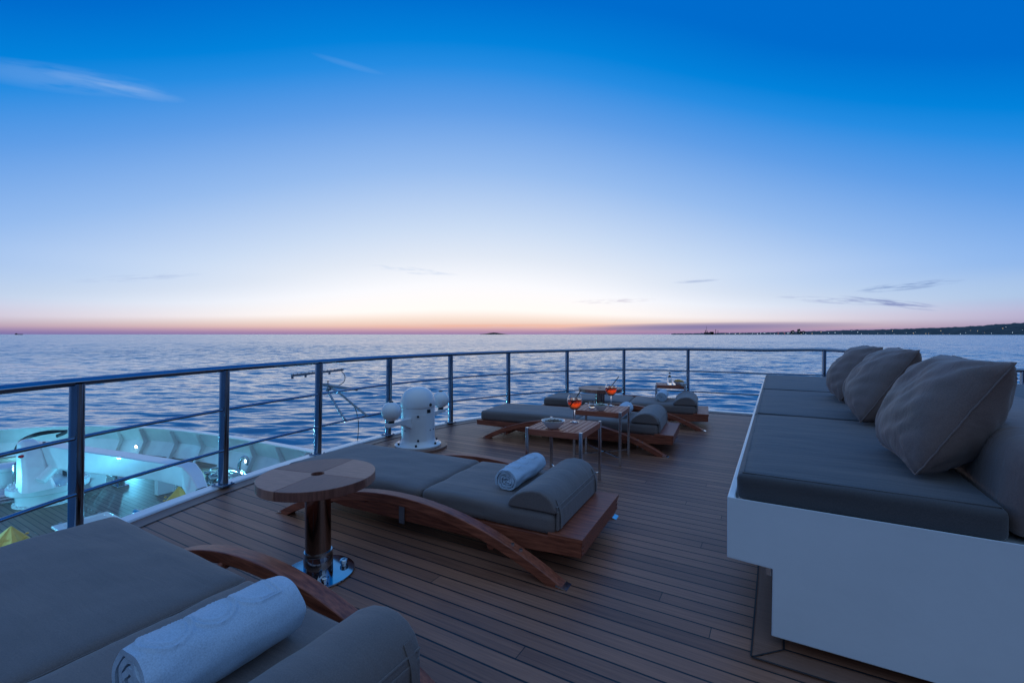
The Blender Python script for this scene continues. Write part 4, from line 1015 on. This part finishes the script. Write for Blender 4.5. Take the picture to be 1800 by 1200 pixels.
def crane():
    c = at(87, 878, ZL); root = tag(empty('deck_crane', c, SHIP), 'white deck crane with ringed base and long boom folded over the bow deck', 'crane')
    b = bmesh.new(); lathe(b, [(0, 0), (.66, 0), (.66, .03), (.60, .035), (.60, .30), (.74, .31), (.76, .33), (.76, .46), (.72, .48), (0, .48)], 56); base = put('ring_base', b, M['paint'], root)
    b = bmesh.new()
    for k in range(32):
        a = 2 * math.pi * k / 32; cyl(b, (.70 * math.cos(a), .70 * math.sin(a), .478), (.70 * math.cos(a), .70 * math.sin(a), .52), .022, seg=8)
        cyl(b, (.63 * math.cos(a), .63 * math.sin(a), .03), (.63 * math.cos(a), .63 * math.sin(a), .06), .018, seg=8)
    put_each('bolt', b, M['paint'], base)
    inv = Matrix.Rotation(-SHIP, 3, 'Z')
    loc = lambda w: inv @ (w - c)
    # leaning column
    b = bmesh.new(); p0 = loc(at_depth(63, 850, 11.0)); p1 = loc(at_depth(50, 778, 11.3)); p0.z = .47
    d_ = (p1 - p0); side = Vector((0, 1, 0)); fwd = Vector((1, 0, 0))
    rings = []
    for t, (w, l) in ((0, (.30, .38)), (.25, (.25, .32)), (.8, (.20, .26)), (1.0, (.17, .22)), (1.07, (.10, .14))):
        p = p0 + d_ * t; rings.append([b.verts.new(p + side * sy * w + fwd * sx * l) for sx, sy in ((-1, -.7), (-.7, -1), (.7, -1), (1, -.7), (1, .7), (.7, 1), (-.7, 1), (-1, .7))])
    for A, B in zip(rings, rings[1:]):
        for k in range(8): b.faces.new((A[k], A[(k + 1) % 8], B[(k + 1) % 8], B[k]))
    b.faces.new(rings[-1]); bmesh.ops.recalc_face_normals(b, faces=b.faces); put('column', b, M['paint'], root, bevel=.02)
    b = bmesh.new(); q = loc(at_depth(37, 802, 10.95)); sph(b, q, .055, 14, (1, 1, .7)); put('red_lamp', b, M['red'], root)
    # boom
    e0 = loc(at(60, 778, -1.50)); e1 = loc(at(335, 815, -1.45)); tip = loc(at_depth(350, 866, 9.25))
    b = bmesh.new(); d_ = (e1 - e0).normalized(); up = Vector((0, 0, 1)); sd = d_.cross(up).normalized()
    def ring(p, w, zt, zb): return [b.verts.new(p + sd * w + up * zt), b.verts.new(p + sd * w + up * zb), b.verts.new(p - sd * w + up * zb), b.verts.new(p - sd * w + up * zt)]
    Ln = (e1 - e0).length
    rs = [ring(e0 - d_ * .25, .13, -.10, -.22), ring(e0 + d_ * .05, .17, .02, -.42), ring(e0 + d_ * Ln * .15, .18, .03, -.50), ring(e0 + d_ * Ln * .55, .17, .02, -.46), ring(e1 - d_ * .9, .16, .0, -.40), ring(e1 - d_ * .05, .15, -.02, -.46)]
    tipd = tip - e1
    rs.append([b.verts.new(v) for v in (e1 + d_ * .18 + sd * .13 + up * -.18, tip - d_ * .22 + sd * .11 + up * -.05, tip - d_ * .22 - sd * .11 + up * -.05, e1 + d_ * .18 - sd * .13 + up * -.18)])
    rs.append([b.verts.new(v) for v in (tip + d_ * .16 + sd * .10 + up * .06, tip - d_ * .10 + sd * .10 - up * .10, tip - d_ * .10 - sd * .10 - up * .10, tip + d_ * .16 - sd * .10 + up * .06)])
    for A, B in zip(rs, rs[1:]):
        for k in range(4): b.faces.new((A[k], A[(k + 1) % 4], B[(k + 1) % 4], B[k]))
    b.faces.new(rs[0]); b.faces.new(list(reversed(rs[-1]))); bmesh.ops.recalc_face_normals(b, faces=b.faces)
    bo = put('boom', b, M['paint'], root, bevel=.02, bseg=3)
    b = bmesh.new()
    for s in (-.045, .045):
        q = tip + sd * s + d_ * .10; cyl(b, q - sd * .035, q + sd * .035, .12, seg=24)
    put_each('sheave', b, M['black'], bo)
    b = bmesh.new(); q = e0 + d_ * .45 + up * .03; cyl(b, q, q + up * .03, .03, seg=10); q = e0 + d_ * 1.9 + up * .028; cyl(b, q, q + up * .02, .03, seg=10); put_each('bolt', b, M['black'], bo)
    b = bmesh.new(); p = loc(at_depth(70, 846, 10.9)); q = loc(at_depth(100, 815, 11.3)); cyl(b, p, q, .11, .11, seg=20); cyl(b, q, q + (q - p) * .5, .055, seg=14); put('hydraulic_ram', b, M['paint'], root)
    # hoses looped at the elbow
    b = bmesh.new()
    for k in range(3):
        tube(b, catmull([loc(at_depth(27 + 2 * k, 790, 11.3)), loc(at_depth(36, 777 - k, 11.4)), loc(at_depth(60, 766 - k * 1.5, 11.9)), loc(at_depth(90, 760 - k * 1.2, 12.2)), loc(at_depth(117, 757 + k, 12.4)), loc(at_depth(100, 765 + k, 12.1))], 5), .03, 7)
    put('hoses', b, M['black'], root)
crane()

def local_thing(name, p, label, cat, rot=0.0, group=None): return tag(empty(name, p, SHIP + rot), label, cat, group)
# white deck cabinet under the boom
p = at(142, 856, ZL); r = local_thing('deck_cabinet', p, 'white deck cabinet with dark opening and sloping lid under the crane boom', 'cabinet')
b = bmesh.new(); box(b, (0, 0, .34), (.95, .8, .68)); put('cabinet_body', b, M['paint'], r, bevel=.02)
b = bmesh.new(); prism(b, [(-.49, .68), (.49, .68), (.30, .90), (-.40, .90)], -.42, .42, lambda x, y, z: (x, z, y)); bmesh.ops.recalc_face_normals(b, faces=b.faces); put('lid', b, M['paint'], r, bevel=.01)
b = bmesh.new(); box(b, (.30, -.404, .50), (.28, .01, .2)); put('vent_opening', b, M['black'], r)
# storage chest
p = Vector((-8.48, 9.04, ZL)); r = local_thing('storage_chest', p, 'white storage chest with ridged lid, chrome latches and wire handle on the bow deck', 'chest')
b = bmesh.new(); box(b, (0, 0, .2), (.70, .80, .40)); put('chest_body', b, M['paint'], r, bevel=.03)
b = bmesh.new(); box(b, (0, 0, .425), (.78, .88, .05)); put('lid', b, M['paint'], r, bevel=.018)
ld = COL.objects[-1]
b = bmesh.new()
for k in range(7): box(b, (-.21 + k * .07, 0, .4535), (.035, .62, .010))
put_each('lid_ridge', b, M['paint'], r, bevel=.004)
b = bmesh.new(); tube(b, [(.395, -.18, .42), (.44, -.18, .45), (.44, .0, .45), (.395, .0, .42)], .009, 8)
for y in (-.3, .3): box(b, (-.396, y, .42), (.02, .06, .09)); sph(b, (.30, y + .02, .46), .024, 10)
put_each('latch', b, M['steel'], r)
# yellow covered winches
def yellow(p, s, label, rot, apex=(.0, .0)):
    r = local_thing('yellow_cover', p, label, 'cover', rot, 'yellow cloth covers on the bow deck')
    b = bmesh.new(); n = 20; rings = []
    for h, k in ((0, 1.0), (.05, 1.0), (.16, .82), (.30, .55), (.44, .24), (.54, .03)):
        ring = []
        for q in range(n):
            a = 2 * math.pi * q / n; sq = abs(math.cos(2.5 * a + .4)); rr = s * k * (.74 + .30 * sq ** 1.5) * (1 + .05 * noise.noise(Vector((math.cos(a) * 2, math.sin(a) * 2, h * 5 + s))))
            ring.append(b.verts.new((rr * math.cos(a) + apex[0] * (h / .54) ** 1.5, rr * .8 * math.sin(a) + apex[1] * (h / .54), h)))
        rings.append(ring)
    for A, B in zip(rings, rings[1:]):
        for q in range(n): b.faces.new((A[q], A[(q + 1) % n], B[(q + 1) % n], B[q]))
    b.faces.new(rings[-1]); put('cloth', b, M['yellow'], r, autosm=38)
    b = bmesh.new(); tube(b, [(s * .98 * math.cos(a), s * .8 * .98 * math.sin(a), .03) for a in [2 * math.pi * q / 28 for q in range(28)]], .012, 6, True)
    for a in (.6, 1.4, 4.0, 4.9): sph(b, (s * .62 * math.cos(a) + apex[0] * .4, s * .5 * math.sin(a), .31), .03, 8, (1.3, 1, .6))
    put('drawcord', b, M['yellow'], r)
yellow(at(14, 972, ZL), .48, 'yellow cloth cover at the left edge behind the nearest lounger', R(10), (.12, 0))
yellow(at(312, 897, ZL), .52, 'yellow cloth cover under the drooping tip of the crane boom', R(-15), (-.1, .05))
b = bmesh.new()
for q in range(24): pass
# chrome bollards
def bollard(px, py, label):
    p = at(px, py, ZL); r = local_thing('bollard', p, label, 'bollard', 0, 'twin chrome bollards on the bow deck')
    b = bmesh.new(); box(b, (0, 0, .015), (.62, .26, .03)); put('base_plate', b, M['steel'], r, bevel=.008)
    for s in (-1, 1): b = bmesh.new(); lathe(b, [(0, .03), (.07, .03), (.065, .22), (.10, .25), (.10, .275), (.08, .29), (0, .29)], 24, (s * .19, 0, 0)); put('drum', b, M['steel'], r)
bollard(209, 852, 'twin chrome bollards standing right of the white deck cabinet')
bollard(372, 848, 'twin chrome bollards by the bulwark, partly under loops of rope')
# windlass at the left edge
p = at(8, 862, ZL); r = local_thing('anchor_windlass', p, 'pale blue drum windlass at the left edge of the bow deck', 'windlass')
b = bmesh.new(); lathe(b, [(0, 0), (.42, 0), (.42, .1), (.34, .12), (.34, .55), (.40, .58), (.40, .66), (.2, .72), (0, .72)], 36); put('drum', b, M['paint'], r)
b = bmesh.new(); box(b, (.0, .55, .25), (.7, .35, .5)); put('gearbox', b, M['paint'], r, bevel=.03)
p = at(27, 878, ZL); r = local_thing('handling_post', p, 'chrome angled post standing left of the crane base', 'post')
b = bmesh.new(); tube(b, [(0, 0, 0), (0, 0, .9), (.05, .12, 1.05), (.12, .35, 1.35)], .045, 12); put('bent_tube', b, M['steel'], r)
b = bmesh.new(); cyl(b, (0, 0, 0), (0, 0, .04), .1); put('foot_flange', b, M['steel'], r)
p = at(22, 884, ZL); r = local_thing('roller_fairlead', p + Vector((-.6, .2, 0)), 'polished rollers and mooring gear low at the left edge', 'fairlead')
b = bmesh.new()
for k in range(4): cyl(b, (k * .22 - .4, -.2, .13), (k * .22 - .28, .2, .13), .09, seg=18)
put_each('roller', b, M['steel'], r); b = bmesh.new(); box(b, (0, 0, .03), (1.2, .5, .05)); put('bed', b, M['steel_b'], r)
# coiled mooring rope near the bulwark
b = bmesh.new(); rnd = random.Random(5)
p = at(398, 850, ZL)
pts = []
for k in range(90):
    a = k * .42; rr = .26 + .10 * math.sin(k * .7) + .05 * rnd.random(); pts.append((rr * math.cos(a) * 1.5, rr * math.sin(a), .05 + .0035 * k + .05 * rnd.random()))
tube(b, catmull(pts, 3), .022, 6); o = put('mooring_rope', b, M['rope'], loc=p, rot=(0, 0, SHIP)); tag(o, 'heap of pale mooring rope against the bulwark left of the railing post', 'rope')
# ring fairlead with lamp side
p = at(412, 838, ZL); r = local_thing('ring_fairlead', p + Vector((.0, .25, .0)), 'bent chrome ring fairlead under the lit bulwark lamp', 'fairlead')
b = bmesh.new(); tube(b, catmull([(0, 0, 0), (.0, 0, .3), (.05, .05, .48), (.16, .1, .52), (.24, .12, .42), (.22, .1, .3)], 5), .045, 12); put('bent_tube', b, M['steel'], r)
b = bmesh.new(); cyl(b, (0, 0, 0), (0, 0, .05), .11); put('foot_flange', b, M['steel'], r)
# chrome pipe end near the upper lip
p = at_depth(246, 904, 8.4); r = local_thing('vent_pipe', p, 'short chrome pipe end poking up beside the edge of the upper deck', 'pipe')
b = bmesh.new(); tube(b, [(-.16, 0, 0), (.16, 0, .03)], .07, 20); put('pipe', b, M['steel'], r)
b = bmesh.new(); cyl(b, (-.05, 0, -.02), (-.05, 0, ZL - p.z), .035); put('stand', b, M['steel'], r)
# boat hook / chock under the boom
p = at(290, 866, ZL); r = local_thing('deck_chock', p, 'white and chrome cradle standing behind the yellow cover under the boom', 'cradle')
b = bmesh.new(); box(b, (0, 0, .3), (.18, .4, .6)); box(b, (-.1, 0, .64), (.75, .16, .05)); put('cradle_frame', b, M['paint'], r, bevel=.01)
b = bmesh.new(); tube(b, [(-.5, -.1, .70), (.4, -.1, .66)], .03, 10); put('bar', b, M['steel'], r)

# ------------------------------------------------------------------ far coast
def coast():
    top = [(1180, 586.2), (1240, 585.3), (1300, 584.4), (1350, 583.6), (1400, 582.2), (1450, 580.5), (1500, 578.8), (1550, 577.8), (1600, 576.0), (1650, 574.2), (1700, 572.0), (1730, 569.5), (1760, 567.0), (1800, 564.0), (1860, 560.5), (1950, 556), (2150, 553), (2500, 556)]
    dist = lambda px: 11500 - (px - 1180) * 7.6 if px < 1900 else 6000
    b = bmesh.new(); nx = 420; ny = 9; G = []
    for i in range(nx + 1):
        px = 1180 + (2500 - 1180) * i / nx
        for (x0, y0), (x1, y1) in zip(top, top[1:]):
            if x0 <= px <= x1: py = y0 + (y1 - y0) * (px - x0) / (x1 - x0); break
        D = dist(px); jag = noise.noise(Vector((px * .05, 0, 3))) * 1.0 + noise.noise(Vector((px * .25, 2, 0))) * 1.3
        H = (587.6 - py) / F * D + (-SEA + CAMZ) * 0 + jag * D / F * .8
        row = []
        for j in range(ny + 1):
            t = j / ny; dd = D * (1 + .16 * t); bx = (px - 900) / F * dd
            h = SEA - 3 + (H + 10) * math.sin(min(1, t * 1.15) * math.pi / 2) ** 1.1 * (1 + .06 * noise.noise(Vector((px * .09, t * 5, 1)))) if j else SEA - 3
            if j == ny: h = SEA - 5
            row.append(b.verts.new((bx, dd, h * (1 if j < ny else 1))))
        G.append(row)
    for i in range(nx):
        for j in range(ny): b.faces.new((G[i][j], G[i + 1][j], G[i + 1][j + 1], G[i][j + 1]))
    bmesh.ops.recalc_face_normals(b, faces=b.faces)
    o = put('coastal_hills', b, M['hill'], autosm=0); tag(o, kind='structure')
    rnd = random.Random(11)
    spots = []
    for k in range(44):
        px = 1270 + 530 * (k + rnd.random() * .8) / 44
        for (x0, y0), (x1, y1) in zip(top, top[1:]):
            if x0 <= px <= x1: py = y0 + (y1 - y0) * (px - x0) / (x1 - x0); break
        low = 587.2; y = low - (low - py) * (rnd.random() ** 2) * .75 - .4
        spots.append((px, y))
    kinds = ['white', 'warm']
    for k, (px, y) in enumerate(spots):
        D = dist(px) * .985 * (1 + .05 * (587.5 - y) / 20); p = at_depth(px, y, D); sc = D / F
        kind = 'warm' if rnd.random() < .4 else 'white'; w = rnd.uniform(1.3, 3.2) * sc; h = rnd.uniform(.8, 1.7) * sc
        p.z = max(p.z - h / 2, SEA)
        r = tag(empty('far_house', p), None, 'house', 'distant shore houses with evening lights')
        r['label'] = 'tiny distant shore house with a %s evening light below the wooded hills' % kind
        b = bmesh.new(); box(b, (0, 0, h / 2), (w, w * .7, h)); put('wall', b, M['house'], r, smooth=False)
        b = bmesh.new(); prism(b, [(-w * .55, h), (w * .55, h), (w * .3, h * 1.35), (-w * .3, h * 1.35)], -w * .4, w * .4, lambda x, y_, z: (x, z, y_)); bmesh.ops.recalc_face_normals(b, faces=b.faces); put('roof', b, M['roof'], r, smooth=False)
        lw = rnd.uniform(.35, 1.0) * sc; b = bmesh.new(); box(b, (rnd.uniform(-.3, .3) * w, -w * .36, h * .45), (lw, sc * .1, lw * .8)); put('lit_window', b, M['lit_y'] if kind == 'warm' else M['lit_w'], r, smooth=False)
    # harbour silhouettes
    def tower(px, y0, wpx, label, cat, name, parts):
        D = 10200; p = at_depth(px, 587.3, D); p.z = SEA; sc = D / F; r = tag(empty(name, p), label, cat)
        for nm, f in parts: b = bmesh.new(); f(b, sc); put(nm, b, M['hill'] if nm != 'lamp' else M['lit_w'], r, smooth=False)
    tower(1242, 571, 1, 'tall thin mast of the distant power station harbour', 'mast', 'harbour_mast', [('mast', lambda b, s: cyl(b, (0, 0, 0), (0, 0, 15.5 * s), .35 * s, .15 * s, seg=6))])
    tower(1246, 579, 1, 'blocky distant harbour plant with several stacks left of the coast', 'factory', 'harbour_plant', [('hall', lambda b, s: (box(b, (0, 0, 2 * s), (16 * s, 4 * s, 4 * s)), box(b, (5 * s, 0, 2.6 * s), (5 * s, 4 * s, 5.2 * s)))), ('stack', lambda b, s: cyl(b, (-6 * s, 0, 0), (-6 * s, 0, 8 * s), .6 * s, seg=8)), ('stack', lambda b, s: cyl(b, (-2.5 * s, 0, 0), (-2.5 * s, 0, 6.5 * s), .5 * s, seg=8))])
    tower(1258, 577, 1, 'slender distant chimney just right of the harbour plant', 'chimney', 'harbour_chimney', [('shaft', lambda b, s: cyl(b, (0, 0, 0), (0, 0, 9.5 * s), .6 * s, .4 * s, seg=8))])
    tower(1262, 577, 1, 'shorter distant chimney beside the slender one', 'chimney', 'harbour_chimney', [('shaft', lambda b, s: cyl(b, (0, 0, 0), (0, 0, 7 * s), .55 * s, .4 * s, seg=8))])
    for px, w, h, lb in ((1393, 5, 7, 'distant tower block in the shore town, left of a pair'), (1404, 4, 9.5, 'tallest distant tower block in the shore town'), (1411, 6, 6, 'low distant block right of the tallest tower in the shore town')):
        tower(px, 577, 1, lb, 'building', 'far_tower', [('wall', lambda b, s, w=w, h=h: (box(b, (0, 0, h / 2 * s), (w * s, w * .6 * s, h * s)), box(b, (w * .2 * s, 0, h * s), (w * .35 * s, w * .3 * s, 1.4 * s)))), ('lamp', lambda b, s, w=w, h=h: box(b, (0, -w * .32 * s, h * .6 * s), (.8 * s, .1 * s, .6 * s)))])
    # red lit sign and a row of quay lamps
    for k in range(12):
        px = 1272 + k * 10.5 + rnd.uniform(-3, 3); D = 10200; p = at_depth(px, 586.6 - rnd.random() * 1.2, D); sc = D / F; p0 = p.copy(); hgt = p.z - SEA; p.z = SEA
        r = tag(empty('quay_lamp', p), 'tiny lit lamp on the distant harbour quay between the plant and the town', 'lamp', 'lamps along the distant quay')
        b = bmesh.new(); cyl(b, (0, 0, 0), (0, 0, hgt), .12 * sc, seg=5); put('lamp_post', b, M['hill'], r, smooth=False)
        b = bmesh.new(); sph(b, (0, 0, hgt), .38 * sc * rnd.uniform(.7, 1.2), 8); put('lamp_head', b, M['lit_r'] if k in (9, 10) else M['lit_w'], r)
coast()
# far island and ship on the horizon
b = bmesh.new(); D = 30000; sc = D / F; prof = [(-26, 0), (-20, .8), (-12, 1.5), (-7, 2.5), (0, 3.4), (6, 2.9), (12, 1.8), (18, 1.0), (27, 0)]
prism(b, [(x * sc, z * sc) for x, z in prof], -400, 400, lambda x, y, z: (x, z, y)); bmesh.ops.recalc_face_normals(b, faces=b.faces)
p = at_depth(868, 587.4, D); p.z = SEA; tag(put('far_island', b, M['hill'], loc=p, smooth=False), kind='structure')
D = 9000; sc = D / F; p = at_depth(33, 587, D); p.z = SEA
r = tag(empty('cargo_ship', p), 'tiny long cargo ship on the horizon at far left', 'ship')
b = bmesh.new(); prism(b, [(-6 * sc, 0), (5.5 * sc, 0), (6.3 * sc, 1.3 * sc), (-6 * sc, 1.2 * sc)], -1.2 * sc, 1.2 * sc, lambda x, y, z: (x, z, y)); bmesh.ops.recalc_face_normals(b, faces=b.faces); put('hull', b, M['hill'], r, smooth=False)
b = bmesh.new(); box(b, (-4.4 * sc, 0, 1.9 * sc), (1.6 * sc, 1.6 * sc, 1.5 * sc)); put('bridge', b, M['hill'], r, smooth=False)
